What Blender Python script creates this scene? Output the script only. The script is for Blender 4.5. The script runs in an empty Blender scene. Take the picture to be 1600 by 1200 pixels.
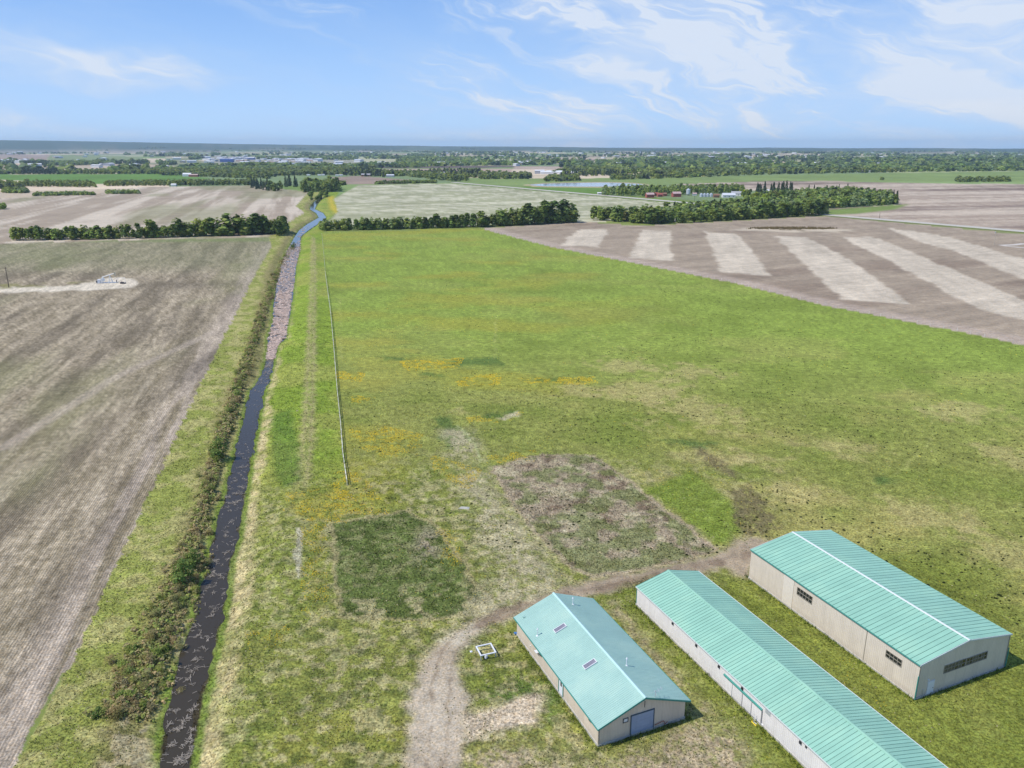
import bpy, math, random
import numpy as np
random.seed(7)
RNG = np.random.default_rng(11)
S = bpy.context.scene
COL = S.collection
rad = math.radians

# ------------------------------------------------------------------ camera, sky, sun, exposure
CH = 70.0                                  # the drone hovers 70 m above the pasture
F = 1225.0 / 1600.0                        # focal length over image width
PITCH = math.atan((600 - 229) / 1225.0)
cam_d = bpy.data.cameras.new('camera'); cam = bpy.data.objects.new('camera', cam_d); COL.objects.link(cam)
cam.location = (0, 0, CH); cam.rotation_euler = (math.pi / 2 - PITCH, 0, 0)
cam_d.sensor_fit = 'HORIZONTAL'; cam_d.sensor_width = 36; cam_d.lens = 36 * F
cam_d.clip_start = 1.0; cam_d.clip_end = 60000
S.camera = cam

SUN_AZ, SUN_EL = -107.0, 54.0              # azimuth from +Y towards +X, degrees
sx = math.sin(rad(SUN_AZ)) * math.cos(rad(SUN_EL)); sy = math.cos(rad(SUN_AZ)) * math.cos(rad(SUN_EL)); sz = math.sin(rad(SUN_EL))
sl = bpy.data.lights.new('sun', 'SUN'); sl.energy = 4.2; sl.angle = rad(0.53); sl.color = (1.0, 0.955, 0.9)
so = bpy.data.objects.new('sun', sl); COL.objects.link(so)
from mathutils import Vector
so.rotation_euler = Vector((-sx, -sy, -sz)).to_track_quat('-Z', 'Y').to_euler()

w = bpy.data.worlds.new('World'); S.world = w; w.use_nodes = True
S.view_settings.view_transform = 'Standard'; S.view_settings.look = 'None'
S.view_settings.exposure = 0.0; S.view_settings.gamma = 1.0
S.view_settings.use_curve_mapping = False


class NT:
    """small helper to write node trees as expressions"""
    def __init__(s, nt): s.nt = nt; s.n = nt.nodes; s.l = nt.links
    def node(s, typ, **kw):
        x = s.n.new(typ)
        for k, v in kw.items(): setattr(x, k, v)
        return x
    def link(s, a, b): s.l.new(a, b)
    def put(s, sock, v):
        if isinstance(v, bpy.types.NodeSocket): s.l.new(v, sock)
        elif v is not None:
            if hasattr(sock.default_value, '__len__'):
                v = tuple(v)
                if len(v) == 3 and len(sock.default_value) == 4: v = v + (1,)
            sock.default_value = v
    def m(s, op, a, b=None, c=None, clamp=False):
        x = s.node('ShaderNodeMath', operation=op, use_clamp=clamp)
        s.put(x.inputs[0], a)
        if b is not None: s.put(x.inputs[1], b)
        if c is not None: s.put(x.inputs[2], c)
        return x.outputs[0]
    def vm(s, op, a, b=None):
        x = s.node('ShaderNodeVectorMath', operation=op); s.put(x.inputs[0], a)
        if b is not None: s.put(x.inputs[1], b)
        return x.outputs[0]
    def comb(s, a, b, c=0.0):
        x = s.node('ShaderNodeCombineXYZ'); s.put(x.inputs[0], a); s.put(x.inputs[1], b); s.put(x.inputs[2], c); return x.outputs[0]
    def sep(s, v):
        x = s.node('ShaderNodeSeparateXYZ'); s.put(x.inputs[0], v); return x.outputs
    def noise(s, vec, scale, detail=3, rough=.55, dist=0.0):
        x = s.node('ShaderNodeTexNoise'); s.put(x.inputs['Vector'], vec); x.inputs['Scale'].default_value = scale
        x.inputs['Detail'].default_value = detail; x.inputs['Roughness'].default_value = rough; x.inputs['Distortion'].default_value = dist
        return x.outputs['Fac']
    def rng(s, v, a, b, c=0.0, d=1.0, smooth=False):
        x = s.node('ShaderNodeMapRange'); x.interpolation_type = 'SMOOTHSTEP' if smooth else 'LINEAR'
        s.put(x.inputs[0], v)
        for i, q in enumerate((a, b, c, d)): s.put(x.inputs[1 + i], q)
        return x.outputs[0]
    def mix(s, f, a, b, typ='MIX'):
        x = s.node('ShaderNodeMix', data_type='RGBA', blend_type=typ)
        s.put(x.inputs['Factor'], f); s.put(x.inputs[6], a); s.put(x.inputs[7], b); return x.outputs[2]
    def mapping(s, vec, rot=0.0, scale=(1, 1, 1), loc=(0, 0, 0)):
        x = s.node('ShaderNodeMapping'); s.put(x.inputs[0], vec); x.inputs['Rotation'].default_value = (0, 0, rot)
        x.inputs['Scale'].default_value = scale; x.inputs['Location'].default_value = loc; return x.outputs[0]


def lin(r, g, b, k=1.0):
    f = lambda c: (c / 255 / 12.92) if c / 255 <= .04045 else ((c / 255 + .055) / 1.055) ** 2.4
    return np.array([f(r) * k, f(g) * k, f(b) * k])


def build_world():
    t = NT(w.node_tree); t.n.clear()
    sky = t.node('ShaderNodeTexSky', sky_type='NISHITA', sun_disc=False)
    sky.sun_elevation = rad(SUN_EL); sky.sun_rotation = rad(SUN_AZ); sky.altitude = 700
    sky.air_density = 1.0; sky.dust_density = 0.3; sky.ozone_density = 3.0
    skyc = t.mix(1.0, sky.outputs[0], (0.80, 0.97, 1.42, 1), 'MULTIPLY')
    geo = t.node('ShaderNodeNewGeometry')
    d = t.vm('SCALE', geo.outputs['Incoming']); d.node.inputs[3].default_value = -1.0
    x, y, z = t.sep(d)
    az = t.m('ARCTAN2', x, y); el = t.m('ARCSINE', z)
    # wispy high cloud: streaks falling to the right, plus broad soft veils (azimuth / elevation in radians)
    p = t.comb(az, el)
    warp = t.noise(t.mapping(p, 0, (5, 13, 1)), 1.0, 3, .6)
    warp2 = t.noise(t.mapping(p, 0, (5, 13, 1), (7, 3, 0)), 1.0, 3, .6)
    q = t.comb(t.m('ADD', az, t.m('MULTIPLY', t.m('SUBTRACT', warp, .5), .20)), t.m('ADD', el, t.m('MULTIPLY', t.m('SUBTRACT', warp2, .5), .08)))
    qx, qy, _ = t.sep(q); sl_ = .36; nn_ = math.hypot(1, sl_)
    su = t.m('DIVIDE', t.m('SUBTRACT', qx, t.m('MULTIPLY', qy, sl_)), nn_); sv = t.m('DIVIDE', t.m('ADD', qy, t.m('MULTIPLY', qx, sl_)), nn_)
    n_st = t.noise(t.comb(t.m('MULTIPLY', su, 7.5), t.m('MULTIPLY', sv, 42), 3.3), 1.0, 9, .60, .3)   # streaks
    n_br = t.noise(t.mapping(q, 0, (3.0, 10.0, 1), (3.1, 2.2, 0)), 1.0, 5, .52)        # veils
    def blob(a0, e0, ra, re, rot=0.0):
        a1 = t.m('SUBTRACT', t.sep(q)[0], a0); e1 = t.m('SUBTRACT', t.sep(q)[1], e0)
        c_, s_ = math.cos(rot), math.sin(rot)
        u = t.m('DIVIDE', t.m('ADD', t.m('MULTIPLY', a1, c_), t.m('MULTIPLY', e1, s_)), ra)
        v = t.m('DIVIDE', t.m('SUBTRACT', t.m('MULTIPLY', e1, c_), t.m('MULTIPLY', a1, s_)), re)
        r2 = t.m('ADD', t.m('MULTIPLY', u, u), t.m('MULTIPLY', v, v))
        return t.m('POWER', 2.718, t.m('MULTIPLY', r2, -1.0))
    b1 = blob(-.43, .080, .13, .026)                   # soft bank at the left
    b2 = blob(-.09, .088, .20, .022, -.37)             # diagonal band
    b3 = blob(.14, .150, .26, .052, -.1)               # upper middle
    b4 = blob(.58, .120, .26, .095)                    # bright bank at the right
    b5 = blob(.28, .050, .30, .034)
    b6 = blob(-.60, .02, .14, .016)
    cover = t.m('ADD', t.m('ADD', t.m('MULTIPLY', b1, 1.0), t.m('MULTIPLY', b2, .72)), t.m('ADD', t.m('MULTIPLY', b3, .98), t.m('MULTIPLY', b4, 1.1)))
    cover = t.m('ADD', cover, t.m('ADD', t.m('MULTIPLY', b5, .8), t.m('MULTIPLY', b6, .5)))
    soft = t.m('MULTIPLY', cover, t.m('MULTIPLY', t.rng(n_br, .30, .64, .25, 1.05), t.rng(n_st, .32, .66, .55, 1.12)))
    wis = t.m('MULTIPLY', t.rng(n_st, .44, .70, 0, 1, True), t.m('ADD', t.m('MULTIPLY', t.m('ADD', t.m('ADD', b2, b3), t.m('MULTIPLY', b5, .8)), .80), .12))
    veil = t.rng(n_br, .42, .70, .02, .38, True)
    a = t.m('ADD', t.m('ADD', soft, wis), veil, clamp=True)
    low = t.m('MULTIPLY', t.rng(el, .050, .0, 0, 1), t.rng(t.noise(t.mapping(p, 0, (9, 45, 1), (5, 5, 0)), 1.0, 5, .55), .42, .68, .1, .75))
    a = t.m('ADD', t.m('MULTIPLY', a, .92), low, clamp=True)
    k = 1 / .10
    blue = t.mix(t.rng(el, 0.0, .22, 0, 1), (.56 * k, .82 * k, 1.16 * k, 1), (.17 * k, .40 * k, .88 * k, 1))
    base = t.mix(t.rng(el, .1, .6, .85, .25), skyc, blue)
    cl = t.mix(t.rng(a, .3, 1.0), (.50 * k, .67 * k, .94 * k, 1), (.76 * k, .83 * k, .94 * k, 1))
    out = t.mix(a, base, cl)
    bg = t.node('ShaderNodeBackground'); t.link(out, bg.inputs[0]); bg.inputs[1].default_value = .10
    o = t.node('ShaderNodeOutputWorld'); t.link(bg.outputs[0], o.inputs[0])
build_world()

# ------------------------------------------------------------------ survey helpers (where things stand)
fpx = 1225.0
cp, sp = math.cos(PITCH), math.sin(PITCH)
def at(x, y, z=0.0):
    """ground point seen at survey mark (x, y)"""
    u = (x - 800) / fpx; v = (y - 600) / fpx
    t = (CH - z) / (sp + v * cp)
    return (u * t, (cp - v * sp) * t)
def W(pts, z=0.0): return np.array([at(x, y, z) for x, y in pts])

def _h(ix, iy, seed):
    n = (ix.astype(np.int64) * 374761393 + iy.astype(np.int64) * 668265263 + seed * 974634777) & 0xffffffff
    n = ((n ^ (n >> 13)) * 1274126177) & 0xffffffff
    n = ((n ^ (n >> 16)) * 2246822519) & 0xffffffff
    return ((n ^ (n >> 15)) & 0xffffff) / float(0xffffff)
def vn(x, y, seed=0):
    ix = np.floor(x); iy = np.floor(y); fx = x - ix; fy = y - iy
    fx = fx * fx * (3 - 2 * fx); fy = fy * fy * (3 - 2 * fy)
    a = _h(ix, iy, seed); b = _h(ix + 1, iy, seed); c = _h(ix, iy + 1, seed); d = _h(ix + 1, iy + 1, seed)
    return (a + (b - a) * fx) + ((c + (d - c) * fx) - (a + (b - a) * fx)) * fy
def fbm(x, y, size, octv=4, seed=0, gain=.55):
    s = 0; amp = 1; tot = 0; k = 1.0 / size
    for o in range(octv):
        s = s + amp * vn(x * k + 17.3 * o, y * k - 9.1 * o, seed + o); tot += amp; amp *= gain; k *= 2.03
    return s / tot
def sst(a, b, x):
    t = np.clip((x - a) / (b - a), 0, 1); return t * t * (3 - 2 * t)

def sdf(poly, X, Y):
    """signed distance, negative inside"""
    n = len(poly); d = np.full(X.shape, 1e18); ins = np.zeros(X.shape, bool)
    for i in range(n):
        ax, ay = poly[i]; bx, by = poly[(i + 1) % n]
        ex, ey = bx - ax, by - ay; L = ex * ex + ey * ey + 1e-12
        px, py = X - ax, Y - ay; t = np.clip((px * ex + py * ey) / L, 0, 1)
        d = np.minimum(d, (px - t * ex) ** 2 + (py - t * ey) ** 2)
        if abs(ey) > 1e-12:
            c = ((ay > Y) != (by > Y)) & (X < (bx - ax) * (Y - ay) / ey + ax); ins ^= c
    d = np.sqrt(d); return np.where(ins, -d, d)
def pline(pts, X, Y):
    """distance to a polyline, running index, side (+ to the right when walking along it)"""
    d = np.full(X.shape, 1e18); idx = np.zeros(X.shape); sd = np.zeros(X.shape)
    for i in range(len(pts) - 1):
        ax, ay = pts[i]; bx, by = pts[i + 1]; ex, ey = bx - ax, by - ay; L = ex * ex + ey * ey
        px, py = X - ax, Y - ay; t = np.clip((px * ex + py * ey) / L, 0, 1)
        dd = (px - t * ex) ** 2 + (py - t * ey) ** 2
        m = dd < d; d = np.where(m, dd, d); idx = np.where(m, i + t, idx); sd = np.where(m, px * ey - py * ex, sd)
    return np.sqrt(d), idx, np.sign(sd)

# canal, surveyed as left / right water edges
WZ = -1.2
CAN = [(150, 222, 1420), (200, 262, 1300), (250, 297, 1200), (255, 303, 1165), (259, 310, 1130), (266, 317, 1095), (275, 325, 1060), (284, 332, 1025), (296, 341, 990),
       (308, 348, 955), (317, 355, 920), (324, 360, 885), (332, 369, 850), (341, 376, 815), (350, 381, 785), (358, 386, 755), (366, 392, 717),
       (377, 399, 680), (384, 406, 642), (392, 412, 612), (407, 419, 594), (416, 427, 567), (419, 433, 541), (419, 445, 530), (427, 449, 504),
       (428, 453, 485), (431, 458, 455), (437, 462, 417), (450, 468, 390), (460, 470, 370), (467, 482, 360), (480, 497, 350), (498, 510, 340),
       (494, 505, 333), (484, 492, 327), (486, 495, 320), (492, 500, 314), (500, 506, 309)]
_l = W([(a, y) for a, b, y in CAN], WZ); _r = W([(b, y) for a, b, y in CAN], WZ)
CC = (_l + _r) / 2; CW = np.linalg.norm(_l - _r, axis=1) / 2
TRACK = W([(430, 900), (474, 747), (480, 690), (483, 640), (485, 585), (487, 520), (489, 460), (490, 400), (489, 372)])
NEARB = lambda X, Y: (Y > -50) & (Y < 1500) & (np.abs(X) < 900)
RIDGE_X = np.radians([-180, -60, -33.2, -31, -26, -21, -16, -12, -5, 3, 10, 33, 60, 180])
RIDGE_H = np.array([170, 170, 167, 160, 140, 120, 100, 90, 72, 55, 42, 34, 34, 170])

def height(X, Y, detail=True):
    X = np.asarray(X, float); Y = np.asarray(Y, float)
    D = np.hypot(X, Y); A = np.arctan2(X, Y)
    z = np.zeros(X.shape)
    z += (fbm(X, Y, 900, 3, 5) - .5) * 16 * sst(1800, 5000, D)
    rh = np.interp(A, RIDGE_X, RIDGE_H)
    z += sst(10500, 14500, D) * (rh - 3) + sst(12500, 14500, D) * (fbm(X, Y, 900, 3, 9) - .5) * 16
    z += 5 * sst(3000, 8000, D)
    if detail:
        m = NEARB(X, Y)
        x, y = X[m], Y[m]
        zz = z[m]
        dm = D[m]
        amp = 1 - sst(250, 500, dm)
        zz += (fbm(x, y, 30, 2, 21) - .5) * .3 * sst(0, 60, np.abs(np.hypot(x - 40, y - 95) - 0)) * 0.6
        zz += (fbm(x, y, 1.1, 2, 22) - .5) * .14 * amp
        d, i, s = pline(CC, x, y); hw = np.interp(i, np.arange(len(CW)), CW)
        e = d - hw + (fbm(x, y, 3.0, 2, 33) - .5) * 1.3 + (fbm(x, y, 8.0, 2, 34) - .5) * 1.6
        prof = -2.0 + .85 * sst(-1.2, .15, e) + 1.15 * sst(.1, 5.5, e)
        dt, _, _ = pline(TRACK, x, y)
        zz = np.where(e < 5.5, zz * sst(0, 5.5, e) + prof, zz)
        zz += .7 * np.exp(-(dt / 5.0) ** 2) * sst(4, 8, e)
        z[m] = zz
    return z

# ------------------------------------------------------------------ land cover, in world metres
P = {}
P['stubble'] = W([(-900, 2300), (-150, 1560), (20, 1200), (52, 1130), (95, 1060), (115, 1032), (140, 976), (175, 910), (210, 825), (227, 783), (262, 714), (289, 650), (319, 601),
                  (341, 545), (369, 492), (397, 432), (425, 384), (420, 371), (300, 373), (0, 380), (-900, 400)])
P['bank'] = W([(-150, 1560), (20, 1200), (115, 1032), (210, 825), (289, 650), (341, 545), (397, 432), (425, 384), (420, 371), (452, 346), (476, 333), (462, 322), (482, 300), (510, 300),
               (530, 300), (522, 312), (528, 330), (500, 352), (503, 362), (508, 421), (512, 455), (517, 492), (523, 560), (532, 661), (542, 760), (500, 830), (480, 1000), (420, 1200), (330, 1560)])
P['pasture'] = W([(503, 362), (600, 361), (750, 357), (860, 385.5), (1137, 440), (1295, 479), (1489, 516), (1600, 539.5), (2600, 740), (3600, 2600), (900, 2600), (300, 1600), (420, 1200), (480, 1000), (500, 830), (542, 760), (532, 661), (523, 560), (512, 455)])
P['plough'] = W([(750, 357), (905, 346), (1000, 353), (1200, 342), (1292, 337), (1600, 366.5), (2600, 455), (2600, 740), (1600, 539.5), (1489, 516), (1295, 479), (1137, 440), (860, 385.5)])
P['mid'] = W([(520, 312), (560, 289), (705, 287), (940, 307), (1105, 323), (1010, 345), (905, 347), (750, 352), (505, 356), (528, 330)])
P['leftfar'] = W([(-900, 335), (0, 310), (40, 308), (150, 303), (225, 292), (400, 290), (482, 300), (462, 322), (476, 333), (452, 346), (420, 371), (300, 373), (0, 380), (-900, 400)])
P['beyond'] = W([(1290, 335), (1290, 326), (1400, 320), (1395, 305), (1200, 300), (1100, 292), (1050, 288), (1200, 283), (1600, 288), (2600, 300), (2600, 452), (1600, 364)])
STRIPE = [[(905, 358), (952, 359), (935, 386), (875, 384)], [(1002, 360), (1049, 361), (1050, 407), (983, 403)], [(1101, 362), (1150, 365), (1166, 380), (1203, 431), (1128, 424)],
          [(1211, 369), (1260, 370), (1330, 408), (1424, 476), (1315, 468)], [(1315, 371), (1362, 370), (1392, 380), (1600, 470), (1760, 540), (1700, 520), (1535, 487), (1380, 403)],
          [(1387, 357), (1425, 360), (1490, 372), (1600, 405), (1900, 500), (1900, 560), (1600, 436), (1494, 393), (1437, 378)]]
DIRT = {
 'main': W([(690, 672), (738, 668), (752, 720), (765, 762), (800, 800), (842, 850), (880, 905), (862, 950), (800, 965), (752, 985), (700, 985), (735, 940), (772, 905), (752, 850), (735, 800), (715, 740), (695, 710)]),
 'loop': W([(1200, 845), (1172, 905), (1130, 888), (1060, 905), (1002, 905), (960, 925), (900, 935), (830, 945), (790, 965), (748, 985), (722, 1012), (716, 1045), (730, 1100), (735, 1140), (712, 1200), (690, 1420), (560, 1420), (632, 1200), (636, 1130), (646, 1070), (664, 1030), (690, 1003), (735, 975), (800, 950), (880, 918), (930, 905), (1000, 893), (1100, 872), (1140, 855), (1165, 838)]),
 'spur': W([(728, 1118), (770, 1105), (812, 1088), (848, 1085), (852, 1110), (826, 1134), (775, 1146), (735, 1160)]),
 'gap': W([(955, 940), (975, 955), (1010, 1010), (1060, 1060), (1110, 1110), (1150, 1150), (1190, 1240), (1000, 1300), (960, 1200), (1020, 1170), (1075, 1130), (1085, 1095), (1040, 1050), (985, 985)]),
 'low': W([(720, 1180), (790, 1150), (900, 1190), (960, 1190), (1060, 1150), (1130, 1180), (1200, 1300), (900, 1400), (700, 1400)]),
}
PEN1 = W([(520, 817), (560, 812), (632, 798), (668, 812), (690, 830), (712, 868), (762, 935), (735, 962), (640, 970), (530, 962), (524, 890)])
PEN2 = W([(768, 732), (810, 718), (850, 710), (928, 712), (960, 735), (1050, 805), (1122, 858), (1080, 872), (1000, 890), (925, 902), (895, 888), (850, 845), (800, 788)])
PENL = W([(1010, 765), (1080, 735), (1150, 790), (1160, 828), (1140, 852), (1120, 850)])
MUD = [W([(1140, 768), (1165, 758), (1185, 775), (1200, 800), (1215, 820), (1195, 838), (1165, 835), (1150, 805)]), W([(1085, 700), (1105, 708), (1150, 738), (1142, 748), (1098, 718)])]
YELLOW = [[(552, 672), (600, 668), (655, 680), (650, 708), (600, 712), (556, 694)], [(455, 775), (520, 760), (560, 790), (540, 815), (470, 812), (452, 800)], [(395, 985), (440, 982), (445, 1005), (400, 1008)],
          [(715, 590), (780, 585), (775, 600), (722, 602)], [(815, 592), (925, 590), (930, 600), (830, 598)], [(735, 652), (800, 650), (812, 644), (790, 657), (740, 660)], [(630, 565), (720, 560), (710, 575), (640, 578)],
          [(765, 715), (830, 705), (830, 718), (770, 725)], [(530, 580), (565, 584), (560, 596), (532, 590)], [(555, 620), (580, 622), (575, 630), (556, 630)], [(530, 740), (560, 742), (600, 800), (560, 800), (528, 780)],
          [(480, 800), (500, 812), (502, 960), (482, 950)], [(680, 715), (745, 735), (730, 760), (690, 750)], [(690, 830), (705, 835), (712, 880), (698, 878)]]
YELLOW = [W(p) for p in YELLOW]
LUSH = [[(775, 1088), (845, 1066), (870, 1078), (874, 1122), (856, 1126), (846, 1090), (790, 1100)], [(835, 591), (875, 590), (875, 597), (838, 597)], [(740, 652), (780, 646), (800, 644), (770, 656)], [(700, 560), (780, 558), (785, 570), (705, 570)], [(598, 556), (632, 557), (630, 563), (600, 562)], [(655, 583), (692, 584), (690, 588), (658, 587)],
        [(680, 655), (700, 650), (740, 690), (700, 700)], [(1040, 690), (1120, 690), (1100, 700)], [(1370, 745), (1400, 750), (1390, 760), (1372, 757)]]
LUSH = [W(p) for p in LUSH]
DRY = [(1080, 640, 70, 26), (1130, 720, 70, 22), (1010, 610, 60, 22), (1040, 745, 60, 18), (1180, 720, 60, 16), (1080, 580, 60, 16), (1240, 770, 80, 20), (1000, 660, 60, 18), (1300, 700, 80, 22), (1450, 800, 80, 30), (1560, 860, 60, 30), (1590, 720, 40, 30),
       (1520, 1100, 60, 60), (980, 570, 60, 12), (720, 640, 20, 8), (790, 648, 14, 4), (1500, 640, 60, 14), (900, 610, 40, 10)]
A_ST = math.atan2(*(np.array(at(425, 384)) - np.array(at(20, 1200))))       # row direction of the left field
A_PL = math.atan2(*(np.array(at(1420, 476)) - np.array(at(1260, 370))))
A_BARN = rad(-23.2)

FAR = [  # far fields: outline, colour
 ([(-300, 281), (0, 281), (150, 288), (330, 279), (270, 271), (0, 272), (-300, 273)], (104, 140, 62)),
 ([(60, 259), (60, 256), (235, 256), (243, 262), (120, 263)], (190, 175, 150)),
 ([(-200, 251), (-200, 243), (80, 242), (72, 252)], (165, 148, 132)),
 ([(72, 252), (80, 242), (220, 246), (230, 253)], (135, 150, 100)),
 ([(228, 256), (290, 247), (340, 257), (300, 262)], (140, 145, 108)),
 ([(160, 238), (220, 238), (220, 236.5), (160, 236.5)], (180, 165, 140)),
 ([(0, 240), (130, 239), (130, 237), (0, 237)], (170, 160, 145)),
 ([(320, 256), (320, 245), (480, 244), (600, 256), (590, 260), (430, 257)], (160, 160, 140)),
 ([(517, 277), (560, 275), (680, 284), (677, 286), (560, 288), (530, 288)], (158, 140, 124)),
 ([(595, 263), (800, 262), (820, 259), (595, 259)], (110, 98, 92)),
 ([(590, 268), (800, 270), (800, 264), (595, 264)], (182, 162, 145)),
 ([(600, 259), (620, 255), (800, 252), (800, 259)], (158, 160, 118)),
 ([(710, 290), (725, 278), (900, 279), (1010, 277), (1300, 272), (1700, 266), (1700, 284), (1200, 283), (1050, 288), (950, 304), (800, 294)], (132, 152, 88)),
 ([(810, 299), (955, 307), (945, 294), (820, 291)], (108, 140, 60)),
 ([(1085, 291), (1105, 288), (1260, 286), (1330, 283), (1210, 282.5), (1090, 287)], (178, 165, 140)),
 ([(800, 265), (805, 260), (970, 262), (975, 265), (900, 266)], (182, 165, 148)),
 ([(800, 252), (880, 248), (950, 250), (900, 253)], (175, 155, 140)),
 ([(1060, 251), (1070, 244), (1180, 246), (1190, 252)], (165, 165, 125)),
 ([(1200, 253), (1220, 247), (1420, 246), (1400, 250)], (165, 165, 125)),
 ([(940, 307), (1000, 306), (1110, 316), (1120, 325), (1105, 322)], (125, 145, 75)),
 ([(1290, 336), (1292, 328), (1390, 321), (1420, 319), (1400, 327), (1340, 334)], (128, 148, 78)),
 ([(440, 290), (444, 296), (480, 297), (490, 291)], (120, 145, 75)),
]
FAR = [(W(p), lin(*c)) for p, c in FAR]
K = .80                                                   # display colour -> albedo under this sun
def paint(X, Y):
    """base colour (albedo) and region id of the ground"""
    X = np.asarray(X, float); Y = np.asarray(Y, float); D = np.hypot(X, Y)
    # wander the borders a little
    wob = np.minimum(D / 90, 2.0) * .5
    xx = X + (fbm(X, Y, 2.2, 3, 50) - .5) * 2.2 * wob; yy = Y + (fbm(X, Y, 2.2, 3, 60) - .5) * 2.2 * wob
    reg = np.zeros(X.shape, int)
    c = np.zeros(X.shape + (3,))
    def blend(mask, col):
        nonlocal c
        col = np.asarray(col)
        c = c + (col - c) * np.clip(mask, 0, 1)[..., None]
    def near(fn, dmax, *a):
        """evaluate a detail only where it can matter"""
        pass
    n1 = fbm(X, Y, 60, 4, 1); n2 = fbm(X, Y, 9, 3, 2); n3 = fbm(X, Y, 1.6, 3, 3); n4 = fbm(X, Y, .45, 2, 4)
    # far patchwork
    a = rad(-23); U = X * math.cos(a) - Y * math.sin(a); V = X * math.sin(a) + Y * math.cos(a)
    r1 = _h(np.floor(U / 620), np.floor(V / 780), 3); r2 = _h(np.floor(U / 620), np.floor(V / 780), 4)
    pal = np.array([lin(160, 170, 120), lin(135, 158, 95), lin(200, 185, 158), lin(168, 152, 132), lin(185, 185, 148), lin(128, 148, 102), lin(212, 196, 170)])
    c = pal[np.minimum((r1 * 7).astype(int), 6)] * (.85 + .3 * r2)[..., None]
    fw = sst(.50, .62, fbm(X, Y, 420, 4, 77)) * sst(1500, 3000, D)
    blend(fw * .35, lin(104, 126, 84))
    for poly, col in FAR:
        s = sdf(poly, X, Y)
        blend(sst(6, -6, s), col * (.85 + .3 * n1)[..., None])
    blend(sst(9800, 11500, D) * (.8 + .4 * sst(.35, .5, fbm(X, Y, 500, 3, 78))), lin(62, 82, 56))
    blend(sst(1050, 950, D), lin(132, 146, 78) * (.85 + .3 * n2)[..., None])
    for key, rid in (('leftfar', 6), ('mid', 5), ('beyond', 7), ('plough', 4), ('stubble', 1), ('pasture', 3), ('bank', 2)):
        sd = sdf(P[key], xx, yy); m = sd < 0
        reg[m] = rid
        P['_' + key] = sd
    # ---- fields beyond the shelterbelts
    def along(ang): return X * math.cos(ang) - Y * math.sin(ang), X * math.sin(ang) + Y * math.cos(ang)   # across, along
    u, v = along(rad(-14)); st = fbm(u, v / 22, 16, 4, 91, .7)
    m = reg == 6
    cc = lin(172, 158, 138)[None] + (lin(208, 196, 176) - lin(172, 158, 138))[None] * sst(.42, .62, st)[..., None]
    cc = cc + (lin(135, 138, 95) - cc) * (sst(.5, .65, fbm(u, v / 6, 55, 3, 92)) * .55)[..., None]
    c[m] = cc[m]
    u, v = along(rad(62)); st = fbm(u, v / 25, 9, 4, 93, .7)
    m = reg == 5
    cc = lin(162, 164, 130)[None] + (lin(200, 198, 170) - lin(162, 164, 130))[None] * sst(.38, .62, st)[..., None]
    cc = cc * (.9 + .25 * n1)[..., None]
    c[m] = cc[m]
    m = reg == 7
    u, v = along(rad(75)); st = fbm(u, v / 14, 26, 4, 94, .65)
    cc = lin(174, 158, 140)[None] + (lin(202, 188, 168) - lin(174, 158, 140))[None] * sst(.4, .65, st)[..., None]
    cc = cc + (lin(118, 100, 90) - cc) * (sst(.54, .68, fbm(u, v / 7, 60, 4, 95)) * .75)[..., None]
    c[m] = cc[m]
    for poly, col in FAR[-3:]:
        blend(sst(5, -5, sdf(poly, X, Y)), col * (.85 + .3 * n1)[..., None])
    # ---- ploughed field with pale stripes
    m = reg == 4
    u, v = along(rad(62)); st = fbm(u, v / 16, 7, 4, 96, .65)
    cc = lin(166, 152, 132)[None] * (.80 + .42 * st)[..., None]
    cc = cc + (lin(134, 118, 102) - cc) * (sst(.54, .72, fbm(u, v / 5, 30, 4, 97)) * .6)[..., None]
    s4 = sst(14, -3, sdf(W([(750, 357), (905, 347), (1000, 354), (1292, 338), (1600, 367), (2600, 455), (2600, 430), (1300, 325), (900, 330)]), X, Y))
    cc = cc + (lin(190, 174, 156) - cc) * (s4 * .45)[..., None]
    fr = W([(750, 357), (860, 385.5), (1137, 440), (1295, 479), (1600, 539.5), (2600, 740)])
    df, _, _ = pline(fr, X, Y)
    cc = cc + (lin(190, 174, 158) - cc) * (sst(16, 9, df + 4 * (n1 - .5)) * .7)[..., None]
    u2, v2 = along(A_PL)
    for i, q in enumerate(STRIPE):
        sdd = sdf(W(q), X + (fbm(X, Y, 14, 3, 300 + i) - .5) * 5, Y)
        cc = cc + ((lin(212, 201, 180) * (.80 + .40 * fbm(u2, v2 / 9, 5, 3, 98))[..., None]) - cc) * (sst(1.8, -1.8, sdd + (n2 - .5) * 4) * .85)[..., None]
    ex, ey = at(1240, 359); el = np.hypot((X - ex) / 46, (Y - ey) / 17) + (n1 - .5) * .6
    cc = cc + (lin(212, 200, 176) - cc) * (sst(1.25, 1.0, el) * .8)[..., None]
    cc = cc + (lin(120, 105, 80) - cc) * (sst(.62, .5, el) * .6 * sst(.4, .6, n2))[..., None]
    c[m] = cc[m]
    # ---- left stubble field
    m = reg == 1
    u, v = along(A_ST)
    s1 = fbm(u, v / 16, 2.2, 4, 101, .7); s2 = fbm(u, v / 9, 9, 5, 102, .62); s3 = fbm(u, v / 3, 40, 4, 103); s5 = fbm(u, v / 9, .9, 2, 109)
    gs2 = vn(X / .8, Y / 1.2, 711) * .5 + n4 * .5; edge = -P['_stubble']
    cc = lin(140, 129, 104)[None] + (lin(192, 179, 154) - lin(140, 129, 104))[None] * (sst(.30, .70, s1 * .45 + s5 * .25 + gs2 * .3) * .85)[..., None]
    cc = cc + (lin(104, 95, 78) - cc) * (sst(.46, .70, s2) * .62)[..., None]
    cc = cc + (lin(136, 140, 92) - cc) * (sst(.48, .66, s3) * .38)[..., None]
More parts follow.
